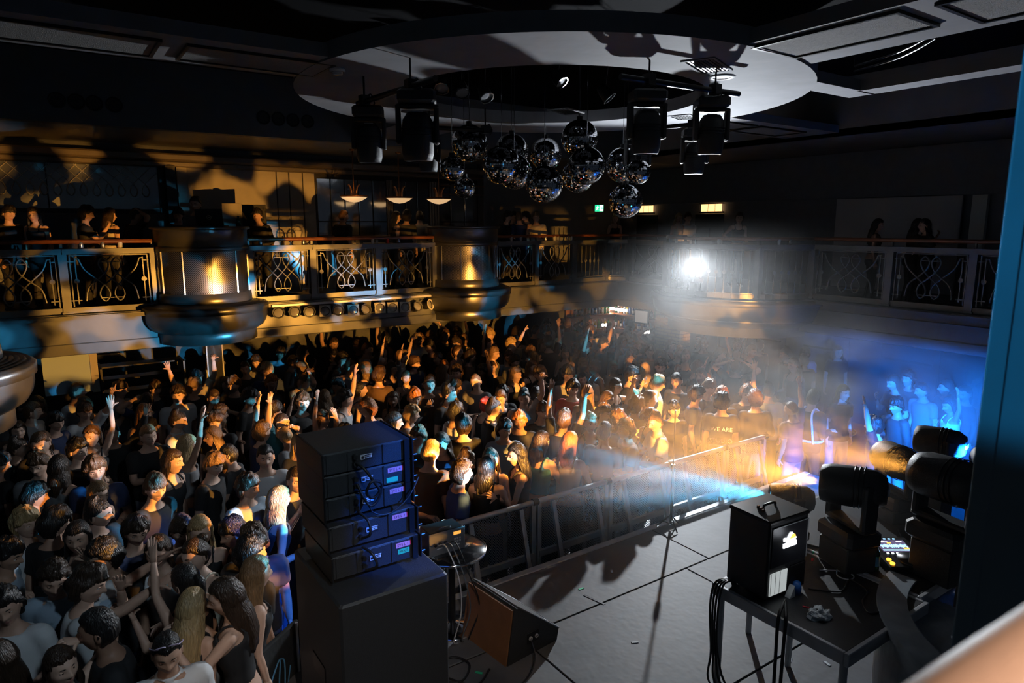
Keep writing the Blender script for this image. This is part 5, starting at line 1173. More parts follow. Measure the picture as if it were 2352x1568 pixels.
    if sleeve == 'tank':
        for s in (-1, 1): mb.tube(smooth([tw(Vector((s * .08, -.108, 1.32))), tw(Vector((s * .083, -.09, 1.405))), tw(Vector((s * .085, .0, 1.468))), tw(Vector((s * .083, .09, 1.405))), tw(Vector((s * .08, .10, 1.32)))], 3), .015, 8)
    for s in (-1, 1):
        i, sh, e, w_, *_ = joints[s]
        if sleeve == 'tee': limb(mb, [i, sh, sh.lerp(e, .35), sh.lerp(e, .68)], [.062 * ar, .073 * ar, .07 * ar, .068 * ar])
        elif sleeve == 'long': limb(mb, [i, sh, sh.lerp(e, .5), e, e.lerp(w_, .5), e.lerp(w_, .95)], [.06 * ar, .067 * ar, .061 * ar, .052 * ar, .048 * ar, .038 * ar])
    if sleeve == 'polo':
        for s in (-1, 1):
            i, sh, e, w_, *_ = joints[s]; limb(mb, [i, sh, sh.lerp(e, .35), sh.lerp(e, .7)], [.062 * ar, .075 * ar, .074 * ar, .072 * ar])
        mb.tube([tw(p) for p in ringpts((0, .0, 1.485), .068, .066, 14)], .015, 6, closed=True)
    top = baked(mb, .018, 2, 'top'); top.materials.append(TOPM['black'])
    mb = MB(); loft(mb, [[tw(p) for p in ringpts((0, cy, z), rx + .010, ry + .010, 20)] for z, rx, ry, cy in tor[0:3]])
    for s in (-1, 1): h, k_, a_ = lg[s]; limb(mb, [h, h.lerp(k_, .5), k_, k_.lerp(a_, .5), a_], [.1, .088, .072, .07, .064])
    tr = baked(mb, .024, 2, 'trousers'); tr.materials.append(PANTM[0])
    sh_ = []
    for s in (-1, 1):
        a_ = lg[s][2]; b = MB(); rings = []
        for y, w2, h in ((.075, .03, .05), (.06, .04, .085), (.0, .042, .085), (-.08, .045, .06), (-.15, .04, .045), (-.185, .02, .03)):
            rings.append([Vector((a_.x + w2 * cos(q), a_.y + y, max(0, h * .5 + h * .5 * sin(q)))) for q in [2 * pi * k / 10 for k in range(10)]])
        loft(b, rings); m_ = b.mesh('shoe'); m_.materials.append(m_shoe); sh_.append(m_)
    return dict(fem=fem, body=me, top=top, trousers=tr, shoes=sh_, HM=HM, arms=(aL, aR), sleeve=sleeve, zmin=0, joints=joints)
def place(V, loc, rz, hair, hairc, skin, topc, pants=0, scale=1.0, label='', group=None, shoes=m_shoe, lean=(0, 0)):
    o = bpy.data.objects.new('person', V['body']); COL.objects.link(o); o.location = loc; o.rotation_euler = (lean[0], lean[1], rz); o.scale = (scale,) * 3
    for i, m in ((0, SKINS[skin]), (3, LIPS[skin]), (4, HAIRM[hairc])): o.material_slots[i].link = 'OBJECT'; o.material_slots[i].material = m
    def ch(nm, me, m):
        c = bpy.data.objects.new(nm, me); COL.objects.link(c); c.parent = o; c.material_slots[0].link = 'OBJECT'; c.material_slots[0].material = m; return c
    ch('top', V['top'], TOPM[topc] if isinstance(topc, str) else topc); ch('trousers', V['trousers'], PANTM[pants])
    for s in V['shoes']: ch('shoe', s, shoes)
    if hair:
        h = ch('hair', HAIRS[hair], HAIRM[hairc]); h.matrix_local = V['HM']
    tag(o, label, 'person', group); return o
# ---------------------------------------------------------------- the crowd
VC = {}
def variant(fem, aL, aR, sleeve, k=0):
    key = (fem, aL, aR, sleeve, k)
    if key not in VC:
        rr = random.Random(str(key))
        VC[key] = make_variant(fem, aL, aR, lean=rr.uniform(2, 9), twist=rr.uniform(-10, 10), yaw=rr.uniform(-28, 28), pitch=rr.uniform(-6, 14), roll=rr.uniform(-7, 7), sleeve=sleeve)
    return VC[key]
def facing(al):
    d = _rt * cos(radians(al)) - _fh * sin(radians(al)); return atan2(d.x, -d.y)
ARMW = {'down': '', 'bent': '', 'front': 'hands at the waist', 'up': 'arm raised', 'upout': 'arm raised', 'upfist': 'fist raised', 'point': 'finger pointing up', 'horns': 'hand raised', 'reach': 'arm stretched forward', 'head': 'hand on head', 'face': 'hand at the face', 'phone': 'hand held up', 'clap': 'hands together', 'wave': 'hand waving', 'rail': 'leaning on the barrier', 'hip': 'hand on hip'}
def pose_words(a, b):
    UP = ('up', 'upout', 'upfist', 'point', 'wave')
    if a in UP and b in UP: return 'both arms raised'
    if a == b and ARMW[a]: return {'hand on head': 'both hands on head', 'arm stretched forward': 'both arms stretched out'}.get(ARMW[a], ARMW[a])
    w = [ARMW[x] for x in (a, b) if ARMW[x]]; w.sort(key=lambda q: 'raised' not in q and 'up' not in q)
    return w[0] if w else 'arms down'
def zone(x, y, z):
    if z > 2: return 'on the balcony'
    if y < 6.25 and 2 < x < 8.4: return 'at the barrier'
    if x > 9.3 and y < 6.6: return 'past the stage'
    if y > 11.6: return 'under the balcony'
    if x < 1.3 and y < 6.4: return 'beside the speakers'
    if y > 9.3 and x > 8.5: return 'near the bar'
    if x < 3.2: return 'before the shelves'
    return 'mid dance floor'
SLW = {'tee': 'T-shirt', 'tank': 'strappy top', 'long': 'long-sleeved top', 'polo': 'polo shirt'}
HEADZ = {False: 1.635, True: 1.618}
TAKEN = []; GRP = 'people on the dance floor'
def person_at(x, y, z, al, fem, aL, aR, sleeve, hair, hc, skin, top, pants=0, scale=1.0, k=0, grp=GRP, label=None):
    V = variant(bool(fem), aL, aR, sleeve, k)
    lb = label or 'person with %s %s hair, %s %s, %s, %s' % (hair.replace('-like', ''), hc, top if isinstance(top, str) else 'dark', SLW[sleeve], pose_words(aL, aR), zone(x, y, z))
    while len(lb.replace('-', ' ').split()) > 15 and not label: lb = lb.replace(' hair', '', 1) if ' hair' in lb else lb.replace('person with ', '', 1) if lb.startswith('person with') else lb.rsplit(',', 1)[0]
    TAKEN.append((x, y, z)); return place(V, (x, y, z), facing(al), hair, hc, skin, top, pants, scale, lb, grp)
def by_head(px, py, *a, scale=1.0, z=0.0, dz=0.0, **kw):
    h = HEADZ[bool(a[1])] * scale + z; p = at(px, py, 'Z', h); V = variant(bool(a[1]), a[2], a[3], a[4], kw.get('k', 0))
    off = Matrix.Rotation(facing(a[0]), 3, 'Z') @ (V['HM'].translation * scale); p -= Vector((off.x, off.y, 0)); h2 = off.z
    p = at(px, py, 'Z', h2 + z) - Vector((off.x, off.y, 0))
    if z < 1:
        if 1.7 < p.x < 8.5 and p.y < 5.95: p.y = 5.95 if a[2] == 'rail' or a[3] == 'rail' else 6.1
        if p.x < 1.9 and p.y < 5.6 and p.x > .5: p.x = min(p.x, .5 + max(0, (p.y - 4.6)) * .9)
        p.y = min(p.y, 14.1)
        for _ in range(6):
            for (qx, qy, qz) in TAKEN:
                dx, dy = p.x - qx, p.y - qy; d = sqrt(dx * dx + dy * dy)
                if qz < 1 and d < .34: k_ = (.36 - d) / max(d, .01); p.x += dx * k_ * .5; p.y += max(dy * k_ * .5, -.02 if p.y < 6.1 else -1)
    return person_at(p.x, p.y, z, *a, scale=scale, **kw)
# px, py of the head, facing (0 = picture right, 90 = to the camera), woman?, arm, arm, sleeve, hair, colour, skin, top
NEAR = [
 (202, 1346, -18, 0, 'reach', 'reach', 'tee', 'mop-like', 'dark brown', 1, 'white'), (384, 1501, 62, 0, 'down', 'down', 'polo', 'short cropped', 'black', 2, 'white'),
 (431, 1418, -75, 1, 'down', 'upout', 'tank', 'long straight', 'blond', 1, 'black'), (607, 1343, 165, 1, 'face', 'phone', 'tank', 'long straight', 'dark brown', 0, 'black'),
 (536, 1224, 120, 0, 'clap', 'clap', 'tee', 'fringed', 'black', 2, 'black'), (125, 1334, 75, 0, 'down', 'wave', 'polo', 'curly', 'dark brown', 1, 'pale blue'),
 (54, 1388, 80, 0, 'down', 'bent', 'tee', 'curly', 'black', 1, 'white'), (280, 1454, 150, 0, 'face', 'down', 'tee', 'short cropped', 'black', 3, 'black'),
 (167, 1525, 20, 1, 'bent', 'head', 'tank', 'long wavy', 'dark brown', 0, 'black'), (74, 1531, 100, 1, 'down', 'bent', 'tank', 'long straight', 'dark brown', 0, 'charcoal'),
 (18, 1278, -20, 0, 'down', 'down', 'tee', 'tousled', 'black', 2, 'pale blue'), (60, 1204, 15, 0, 'bent', 'down', 'tee', 'tousled', 'blond', 0, 'white'),
 (179, 1236, 75, 1, 'down', 'down', 'tank', 'long straight', 'black', 1, 'black'), (220, 1189, 8, 0, 'down', 'bent', 'tee', 'swept up', 'black', 1, 'black'),
 (363, 1269, 95, 1, 'wave', 'down', 'tank', 'long wavy', 'dark brown', 1, 'white'), (431, 1275, 110, 1, 'bent', 'down', 'tank', 'bun-tied', 'dark brown', 0, 'cream'),
 (485, 1221, 60, 1, 'face', 'down', 'tank', 'long straight', 'blond', 0, 'black'), (414, 1364, 190, 1, 'down', 'phone', 'tank', 'ponytailed', 'black', 1, 'black'),
 (577, 1236, 70, 0, 'down', 'down', 'tee', 'mop-like', 'brown', 1, 'charcoal'), (668, 1240, -60, 0, 'down', 'down', 'tee', 'curly', 'black', 2, 'black'),
 (417, 1218, 70, 0, 'down', 'face', 'tee', 'fringed', 'dark brown', 0, 'black'), (300, 1224, 30, 0, 'down', 'down', 'tee', 'tousled', 'dark brown', 1, 'navy'), (259, 1278, 110, 0, 'down', 'down', 'tee', 'curly', 'black', 2, 'black'),
 (634, 1300, -40, 1, 'down', 'down', 'tank', 'long straight', 'light brown', 0, 'black'), (357, 1121, 20, 0, 'down', 'down', 'tee', 'fringed', 'brown', 0, 'black'),
 (226, 1136, 5, 1, 'down', 'bent', 'tank', 'long straight', 'light brown', 0, 'black'), (640, 1151, -50, 1, 'bent', 'phone', 'tank', 'long straight', 'blond', 0, 'black'),
 (491, 1068, 10, 0, 'down', 'down', 'tee', 'fringed', 'light brown', 0, 'black'), (610, 1052, 60, 0, 'bent', 'down', 'tee', 'short cropped', 'black', 1, 'white'),
 (396, 1062, 10, 1, 'down', 'down', 'tank', 'long straight', 'dark brown', 0, 'charcoal'), (89, 1068, 60, 0, 'down', 'down', 'tee', 'mop-like', 'brown', 0, 'grey'),
 (80, 1142, -60, 0, 'down', 'down', 'tee', 'mop-like', 'black', 3, 'pale blue'), (179, 1035, 35, 0, 'down', 'clap', 'tee', 'curly', 'black', 0, 'black'),
 (136, 1075, -90, 1, 'down', 'down', 'tank', 'long straight', 'dark brown', 1, 'grey'), (570, 1120, 30, 0, 'down', 'bent', 'tee', 'tousled', 'dark brown', 1, 'pale blue'),
 (178, 901, 5, 0, 'down', 'bent', 'long', 'short cropped', 'dark brown', 1, 'white'), (42, 990, 55, 1, 'down', 'down', 'tank', 'long straight', 'dark brown', 0, 'navy'),
 (110, 973, 8, 0, 'down', 'down', 'tee', 'mop-like', 'black', 1, 'navy'), (408, 967, -5, 0, 'down', 'down', 'polo', 'swept up', 'dark brown', 0, 'white'),
 (339, 985, -70, 0, 'down', 'down', 'tee', 'fringed', 'black', 1, 'black'), (408, 907, 50, 0, 'down', 'down', 'tee', 'curly', 'dark brown', 0, 'white'), (446, 889, 10, 0, 'down', 'bent', 'tee', 'fringed', 'light brown', 1, 'black'),
 (574, 915, 10, 0, 'down', 'down', 'tee', 'mop-like', 'black', 1, 'black'), (491, 916, 30, 0, 'down', 'down', 'tee', 'short cropped', 'dark brown', 1, 'charcoal'), (497, 970, 80, 0, 'down', 'front', 'tee', 'tousled', 'brown', 0, 'black'),
 (604, 993, -40, 0, 'down', 'up', 'tee', 'curly', 'light brown', 0, 'navy'), (646, 970, 20, 0, 'up', 'down', 'tee', 'buzz cut', 'dark brown', 0, 'teal'), (211, 1002, 60, 1, 'down', 'up', 'tank', 'ponytailed', 'brown', 0, 'black'),
 (195, 945, 40, 0, 'down', 'point', 'tee', 'fringed', 'dark brown', 1, 'white'), (270, 1000, 70, 0, 'down', 'upout', 'long', 'short cropped', 'black', 2, 'black'), (205, 1190, -80, 0, 'down', 'down', 'tee', 'mop-like', 'black', 1, 'black'), (50, 1480, -70, 0, 'bent', 'bent', 'tee', 'short cropped', 'black', 3, 'black'),
 (790, 918, 12, 0, 'down', 'up', 'tank', 'mop-like', 'black', 1, 'white'), (785, 826, 12, 0, 'down', 'down', 'polo', 'curly', 'black', 1, 'grey'), (870, 862, -85, 0, 'down', 'down', 'tee', 'mop-like', 'brown', 1, 'brown'), (645, 812, 70, 0, 'down', 'wave', 'polo', 'fringed', 'black', 1, 'pale blue'), (848, 803, 55, 0, 'phone', 'down', 'tee', 'short cropped', 'black', 1, 'grey'), (884, 778, -60, 0, 'down', 'up', 'tank', 'curly', 'black', 1, 'black'), (933, 868, 60, 1, 'face', 'down', 'tank', 'ponytailed', 'brown', 0, 'olive'),
]
MID = [
 (960, 1005, 100, 0, 'down', 'down', 'long', 'curly', 'brown', 1, 'charcoal'), (989, 1040, -70, 0, 'down', 'down', 'tee', 'short cropped', 'blond', 0, 'brown'), (1069, 1060, 15, 0, 'down', 'down', 'tee', 'swept up', 'light brown', 0, 'black'),
 (1084, 1097, -25, 0, 'down', 'rail', 'tee', 'curly', 'dark brown', 1, 'blue'), (1127, 1057, 95, 1, 'face', 'clap', 'tank', 'long straight', 'dark brown', 0, 'black'), (1168, 1112, -80, 1, 'rail', 'rail', 'tank', 'long straight', 'black', 0, 'black'),
 (1216, 1066, 170, 1, 'face', 'rail', 'tank', 'long straight', 'black', 1, 'black'), (1287, 1066, -60, 1, 'rail', 'rail', 'tank', 'long wavy', 'dark brown', 0, 'teal'), (1336, 1056, -70, 1, 'rail', 'rail', 'tank', 'long straight', 'ginger', 0, 'cream'),
 (1388, 994, -70, 0, 'down', 'down', 'tee', 'short cropped', 'black', 1, 'charcoal'), (1437, 988, 160, 0, 'down', 'rail', 'tee', 'curly', 'light brown', 0, 'grey'), (955, 1117, 20, 0, 'down', 'bent', 'tee', 'short cropped', 'brown', 1, 'brown'),
 (1110, 856, 150, 0, 'down', 'up', 'tee', 'afro', 'black', 4, 'black'), (1241, 859, 150, 0, 'down', 'down', 'tee', 'tousled', 'dark brown', 0, 'black'), (1305, 862, 70, 0, 'down', 'down', 'tee', 'mop-like', 'black', 0, 'grey'),
 (1184, 862, 45, 1, 'down', 'down', 'tank', 'long straight', 'light brown', 0, 'black'), (1414, 888, 50, 1, 'down', 'wave', 'tank', 'long wavy', 'dark brown', 0, 'black'), (1457, 865, 10, 0, 'down', 'down', 'tee', 'swept up', 'dark brown', 1, 'black'),
 (986, 885, 60, 0, 'face', 'down', 'tee', 'short cropped', 'dark brown', 1, 'brown'), (1049, 856, 80, 0, 'down', 'down', 'tee', 'curly', 'dark brown', 1, 'grey'), (1046, 787, 15, 0, 'bent', 'phone', 'tee', 'swept up', 'brown', 0, 'grey'),
 (952, 764, 60, 0, 'down', 'down', 'tee', 'tousled', 'light brown', 0, 'black'), (990, 760, 30, 1, 'down', 'down', 'tank', 'ponytailed', 'dark brown', 2, 'red'), (1015, 765, 50, 0, 'down', 'down', 'tee', 'short cropped', 'brown', 0, 'charcoal'),
 (1173, 790, 15, 0, 'down', 'point', 'tank', 'curly', 'blond', 0, 'white'), (1353, 787, 70, 0, 'wave', 'down', 'tank', 'short cropped', 'black', 2, 'white'), (1299, 813, 90, 1, 'face', 'down', 'tank', 'long straight', 'dark brown', 0, 'black'),
 (1181, 830, 60, 0, 'down', 'wave', 'tee', 'mop-like', 'black', 1, 'charcoal'), (1221, 845, 40, 1, 'down', 'down', 'tank', 'long straight', 'brown', 1, 'black'), (1115, 931, -60, 1, 'down', 'down', 'tank', 'bun-tied', 'red', 0, 'black'),
 (1150, 916, 85, 0, 'down', 'down', 'tee', 'short cropped', 'brown', 0, 'black'), (1175, 914, 70, 0, 'face', 'upfist', 'tee', 'swept up', 'dark brown', 1, 'grey'), (1221, 911, -80, 0, 'down', 'down', 'tee', 'short cropped', 'black', 1, 'charcoal'),
 (1348, 905, -75, 1, 'down', 'down', 'tank', 'long straight', 'light brown', 0, 'grey'), (1388, 919, 10, 1, 'down', 'bent', 'tank', 'long wavy', 'brown', 0, 'black'), (1385, 950, 20, 0, 'down', 'down', 'tee', 'curly', 'light brown', 0, 'olive'),
 (1247, 945, 60, 0, 'down', 'down', 'tee', 'fringed', 'brown', 0, 'black'), (1295, 965, -55, 0, 'up', 'up', 'tee', 'fringed', 'brown', 1, 'black'), (1356, 971, 80, 1, 'down', 'down', 'tank', 'bun-tied', 'light brown', 0, 'charcoal'),
 (1462, 934, -40, 0, 'down', 'point', 'tee', 'tousled', 'light brown', 0, 'grey'), (1488, 919, 10, 1, 'down', 'down', 'tank', 'ponytailed', 'blond', 0, 'cream'), (1510, 972, 175, 0, 'rail', 'rail', 'tee', 'swept up', 'light brown', 0, 'white'),
 (1549, 942, 95, 1, 'down', 'down', 'tee', 'fringed', 'black', 0, 'black'), (1510, 882, 25, 0, 'down', 'down', 'long', 'fringed', 'blond', 0, 'white'), (1600, 907, 15, 0, 'down', 'wave', 'tee', 'curly', 'dark brown', 1, 'navy'),
 (1657, 910, -70, 0, 'down', 'down', 'tee', 'curly', 'ginger', 0, 'black'), (1628, 891, 40, 0, 'down', 'down', 'tee', 'fringed', 'light brown', 0, 'charcoal'), (1715, 904, 80, 0, 'down', 'down', 'tee', 'tousled', 'light brown', 0, 'black'),
 (1766, 898, -60, 0, 'down', 'up', 'tee', 'short cropped', 'dark brown', 1, 'pale blue'), (1584, 993, 130, 1, 'face', 'bent', 'tank', 'long straight', 'ginger', 0, 'black'), (1453, 860, 20, 0, 'down', 'down', 'tee', 'mop-like', 'black', 1, 'black'),
 (1517, 843, 80, 0, 'down', 'down', 'tee', 'curly', 'black', 1, 'black'), (1485, 850, -80, 1, 'down', 'down', 'tank', 'long straight', 'blond', 0, 'charcoal'), (1692, 842, -60, 0, 'head', 'head', 'tee', 'tousled', 'brown', 0, 'black'), (1823, 840, 150, 1, 'bent', 'down', 'tank', 'long wavy', 'brown', 0, 'black'),
 (1120, 790, 40, 1, 'up', 'down', 'tank', 'long wavy', 'dark brown', 1, 'black'), (1230, 760, -40, 0, 'down', 'down', 'tee', 'short cropped', 'black', 1, 'black'), (1285, 770, -30, 0, 'down', 'bent', 'tee', 'short cropped', 'dark brown', 0, 'charcoal'), (1385, 790, 40, 0, 'down', 'up', 'tee', 'fringed', 'black', 1, 'black'), (1345, 800, 10, 0, 'up', 'down', 'tee', 'mop-like', 'black', 1, 'black'), (1440, 770, -80, 0, 'down', 'down', 'tee', 'short cropped', 'black', 1, 'navy'), (1540, 795, 40, 1, 'face', 'down', 'tank', 'long straight', 'brown', 0, 'black'),
 (1452, 815, 10, 0, 'head', 'down', 'tee', 'mop-like', 'dark brown', 1, 'grey'), (1600, 845, 15, 0, 'down', 'wave', 'tee', 'short cropped', 'brown', 1, 'charcoal'),
 (2052, 880, 175, 1, 'face', 'bent', 'tee', 'long straight', 'dark brown', 0, 'black'), (2085, 872, 170, 0, 'down', 'bent', 'long', 'curly', 'black', 1, 'black'), (2118, 898, 165, 0, 'down', 'down', 'tee', 'short cropped', 'black', 1, 'grey'), (2160, 892, 175, 0, 'front', 'down', 'long', 'short cropped', 'black', 1, 'black'), (2215, 905, 170, 1, 'bent', 'down', 'long', 'ponytailed', 'dark brown', 0, 'charcoal'),
]
for r in NEAR + MID: by_head(*r[:2], *r[2:], pants=R.randrange(3), scale=R.uniform(.96, 1.04))
# two named outfits: the printed T-shirt and the reflective harness
p1 = by_head(1757, 950, -75, 0, 'down', 'down', 'tee', 'mop-like', 'black', 2, 'black', label='person in a dark T-shirt with a white printed back reading WE ARE')
vb = variant(False, 'down', 'down', 'tee')
for txt, sz, z in (('WE ARE', .085, 1.30), ('STUDIO', .09, 1.13)):
    me = text_mesh(txt, sz); o = put('lettering', me, mat('tee_print_white', (.7, .72, .75), .7), p1, (0, .185, z), (pi / 2 + radians(-4), 0, pi))
put('print_bar', MB().box((-.16, .182, 1.05), (.16, .186, 1.07)), MATS['tee_print_white'], p1)
p2_ = by_head(1868, 915, -40, 0, 'bent', 'bent', 'long', 'short cropped', 'black', 2, 'black', label='person in black with pale reflective harness straps past the barrier end')
m_refl = mat('reflective_strap', (.8, .85, .9), .3, emit=(.7, .85, 1), es=.0)
put('harness', MB().tube(smooth([(-.14, .14, 1.0), (-.13, .17, 1.2), (-.09, .14, 1.42), (-.08, .0, 1.5), (-.1, -.13, 1.36), (-.1, -.16, 1.1)], 4), .016, 6).tube(smooth([(.14, .14, 1.0), (.13, .17, 1.2), (.09, .14, 1.42), (.08, .0, 1.5), (.1, -.13, 1.36), (.1, -.16, 1.1)], 4), .016, 6).tube([Vector((.205 * cos(a * pi / 12), .165 * sin(a * pi / 12) - .01, 1.02)) for a in range(24)], .018, 6, closed=True), m_refl, p2_)
# sunglasses pushed up on the polo wearer, spectacles, phones, cap
pp = [o for o in COL.objects if o.get('label', '').startswith('person with short cropped black hair, white polo')]
if pp:
    o = pp[0]; V = variant(False, 'down', 'down', 'polo'); HMx = V['HM']; sg_ = MB()
    for s in (-1, 1): sg_.tube([HMx @ Vector((s * .034 + .026 * cos(a * pi / 8), -.093 - .012 * sin(a * pi / 8) + .02, .118 + .016 * sin(a * pi / 8))) for a in range(16)], .0042, 5, closed=True).tube([HMx @ Vector(q) for q in ((s * .062, -.075, .118), (s * .088, -.02, .085), (s * .09, .03, .05))], .004, 5)
    put('sunglasses', sg_, mat('lilac_frame', (.5, .42, .62), .4), o); o['label'] = 'person in a white polo shirt with lilac sunglasses pushed up on the head'
def find(x): return [o for o in COL.objects if o.get('label', '').startswith(x)]
POOL_M = [('down', 'down', 'tee'), ('down', 'bent', 'tee'), ('bent', 'down', 'long'), ('up', 'down', 'tee'), ('down', 'up', 'tee'), ('upout', 'upfist', 'tee'), ('down', 'point', 'tee'), ('clap', 'clap', 'tee'), ('face', 'down', 'tee'), ('down', 'wave', 'tee'), ('front', 'front', 'tee'), ('down', 'down', 'polo'), ('head', 'down', 'tee')]
POOL_F = [('down', 'down', 'tank'), ('bent', 'down', 'tank'), ('up', 'down', 'tank'), ('down', 'upout', 'tank'), ('up', 'up', 'tank'), ('face', 'down', 'tank'), ('clap', 'clap', 'tank'), ('down', 'down', 'tee'), ('phone', 'down', 'tank')]
WM = [5, 5, 3, 1.0, 1.0, .7, .8, 1.2, 1.2, 1.0, 2, 1.5, .5]; WF = [5, 4, .9, .9, .6, 1.5, 1.2, 3, 1.5]
MH = ['short cropped', 'swept up', 'fringed', 'mop-like', 'curly', 'tousled', 'buzz cut', 'afro']; WMH = [5, 3, 4, 4, 3, 4, 1, .4]
FH = ['long straight', 'long wavy', 'ponytailed', 'bun-tied']; WFH = [6, 4, 2, 1]
HC = list(HAIRC)[:6]; WHC = [5, 6, 5, 3, 2, 1]
TC = ['black', 'charcoal', 'white', 'pale blue', 'grey', 'navy', 'brown', 'olive', 'cream', 'teal', 'red']; WTC = [11, 5, 3, 1.5, 3, 2, 1.5, 1, 1, .7, .3]
DJ = Vector((5.2, 2.4))
def blocked(x, y):
    if (1.0 - .35 < x < 8.75 and y < 5.95): return True
    if x < 1.0 and y < 4.0: return True
    if .35 < x < 2.0 and 12.1 < y: return True
    if (x - 2.3) ** 2 + (y - 12.6) ** 2 < .25: return True
    if (x - 11.5) ** 2 + (y - 10.35) ** 2 < .55: return True
    if x > 12.4 and y > 11.3: return True
    if x > 13.3 or y > 14.2: return True
    if (x - 10.7) ** 2 + (y - 6.0) ** 2 < .5: return True
    return y < 4.0 and x < 8.8
def fill(n_max):
    rr = random.Random(21); n = 0; tries = 0
    while n < n_max and tries < 16000:
        tries += 1; x = rr.uniform(-2.4, 13.3); y = rr.uniform(3.9, 14.2)
        if blocked(x, y): continue
        px, py, z = pix((x, y, 1.62))
        if not (-40 < px < 2270 and z > 0): continue
        if x > 9.0 and y < 7.4 and rr.random() < .93: continue
        if py > 1575: continue
        d = .43 if y < 11.5 else .48
        if any((x - a) ** 2 + (y - b) ** 2 < d * d for a, b, c in TAKEN if c < 1): continue
        fem = rr.random() < .42; pool, wt = (POOL_F, WF) if fem else (POOL_M, WM); a, b, sl = rr.choices(pool, wt)[0]
        if z < 5.2 and (a in ('up', 'upout') or b in ('up', 'upout', 'upfist')): a, b = 'down', 'down'
        v = DJ - Vector((x, y)); wd = Vector((v.x, v.y, 0)).normalized(); base = math.degrees(atan2(-wd.dot(_fh), wd.dot(_rt)))
        al = base + rr.gauss(0, 45) + (180 if rr.random() < .15 else 0)
        person_at(x, y, 0, al, fem, a, b, sl, rr.choices(FH, WFH)[0] if fem else rr.choices(MH, WMH)[0], rr.choices(HC, WHC)[0], rr.choices(range(5), [5, 5, 3, 1.2, .7])[0], rr.choices(TC, WTC)[0], rr.randrange(3), rr.uniform(.93, 1.05)); n += 1
    print('crowd fill', n, 'of', tries, 'total', len(TAKEN))
fill(285 - len(TAKEN))
# balcony visitors
BG = 'people on the balcony'
def on_bal(px, py, Y, al, fem, aL, aR, sl, hair, hc, sk, top, axis='Y', z0=BAL_Z, pants=0):
    p = at(px, py, axis, Y); V = variant(bool(fem), aL, aR, sl); sc = max(.9, min(1.06, (p.z - z0) / V['HM'].translation.z))
    person_at(p.x, p.y, z0 - .02 if z0 == BAL_Z else z0, al, fem, aL, aR, sl, hair, hc, sk, top, pants, sc, 0, BG)
for r in [(450, 468, 12.75, 70, 1, 'front', 'front', 'tee', 'bun-tied', 'dark brown', 0, 'grey'), (408, 492, 13.6, 60, 0, 'down', 'down', 'tee', 'mop-like', 'black', 1, 'black'), (600, 518, 12.9, 100, 0, 'down', 'bent', 'long', 'mop-like', 'black', 1, 'black'),
          (782, 500, 13.0, -60, 0, 'down', 'down', 'tee', 'short cropped', 'brown', 1, 'black'), (905, 508, 12.9, -40, 1, 'down', 'bent', 'tank', 'long straight', 'black', 0, 'black'), (932, 515, 12.7, -70, 0, 'down', 'bent', 'tee', 'mop-like', 'black', 1, 'charcoal'), (962, 500, 12.9, -85, 0, 'bent', 'bent', 'tee', 'short cropped', 'dark brown', 0, 'cream'),
          (15, 498, 12.9, 20, 0, 'down', 'down', 'long', 'fringed', 'black', 1, 'black'), (85, 512, 12.8, 80, 1, 'down', 'down', 'tank', 'long straight', 'black', 0, 'black'), (190, 508, 12.6, -20, 0, 'phone', 'phone', 'tee', 'tousled', 'black', 1, 'black'), (250, 530, 12.7, -80, 1, 'down', 'bent', 'tank', 'long straight', 'dark brown', 1, 'cream'), (300, 512, 13.2, -60, 0, 'head', 'down', 'tee', 'short cropped', 'black', 1, 'black'),
          (1160, 506, 12.7, 20, 0, 'bent', 'bent', 'long', 'tousled', 'black', 1, 'black'), (1174, 498, 13.2, 40, 0, 'down', 'down', 'tee', 'swept up', 'black', 0, 'black'), (1194, 500, 12.6, -100, 0, 'down', 'down', 'tee', 'short cropped', 'light brown', 0, 'navy'), (1214, 505, 12.9, 130, 0, 'down', 'down', 'tee', 'mop-like', 'black', 0, 'black'), (1234, 520, 12.45, 120, 0, 'face', 'bent', 'tee', 'fringed', 'light brown', 0, 'cream')]:
    on_bal(*r)
for r in [(1412, 515, 12.6, 90, 1, 'face', 'down', 'tank', 'long wavy', 'blond', 0, 'black'), (1555, 522, 12.3, 60, 1, 'down', 'bent', 'tank', 'long wavy', 'blond', 0, 'cream'), (1575, 530, 12.6, 80, 0, 'bent', 'down', 'tee', 'fringed', 'brown', 0, 'white'), (1692, 545, 12.2, 90, 1, 'hip', 'bent', 'tank', 'long straight', 'dark brown', 0, 'black')]:
    on_bal(*r, axis='X', pants=2)
for r in [(2008, 530, 12.7, 20, 1, 'down', 'bent', 'tank', 'long straight', 'black', 1, 'black'), (2098, 540, 12.8, 10, 1, 'phone', 'down', 'tee', 'long straight', 'black', 1, 'black'), (2136, 528, 12.6, 180, 1, 'bent', 'bent', 'tee', 'long wavy', 'black', 1, 'black')]:
    on_bal(*r, axis='X', z0=2.72)
print('variants', len(VC), 'tris', sum(len(p.vertices) - 2 for m in bpy.data.meshes for p in m.polygons))

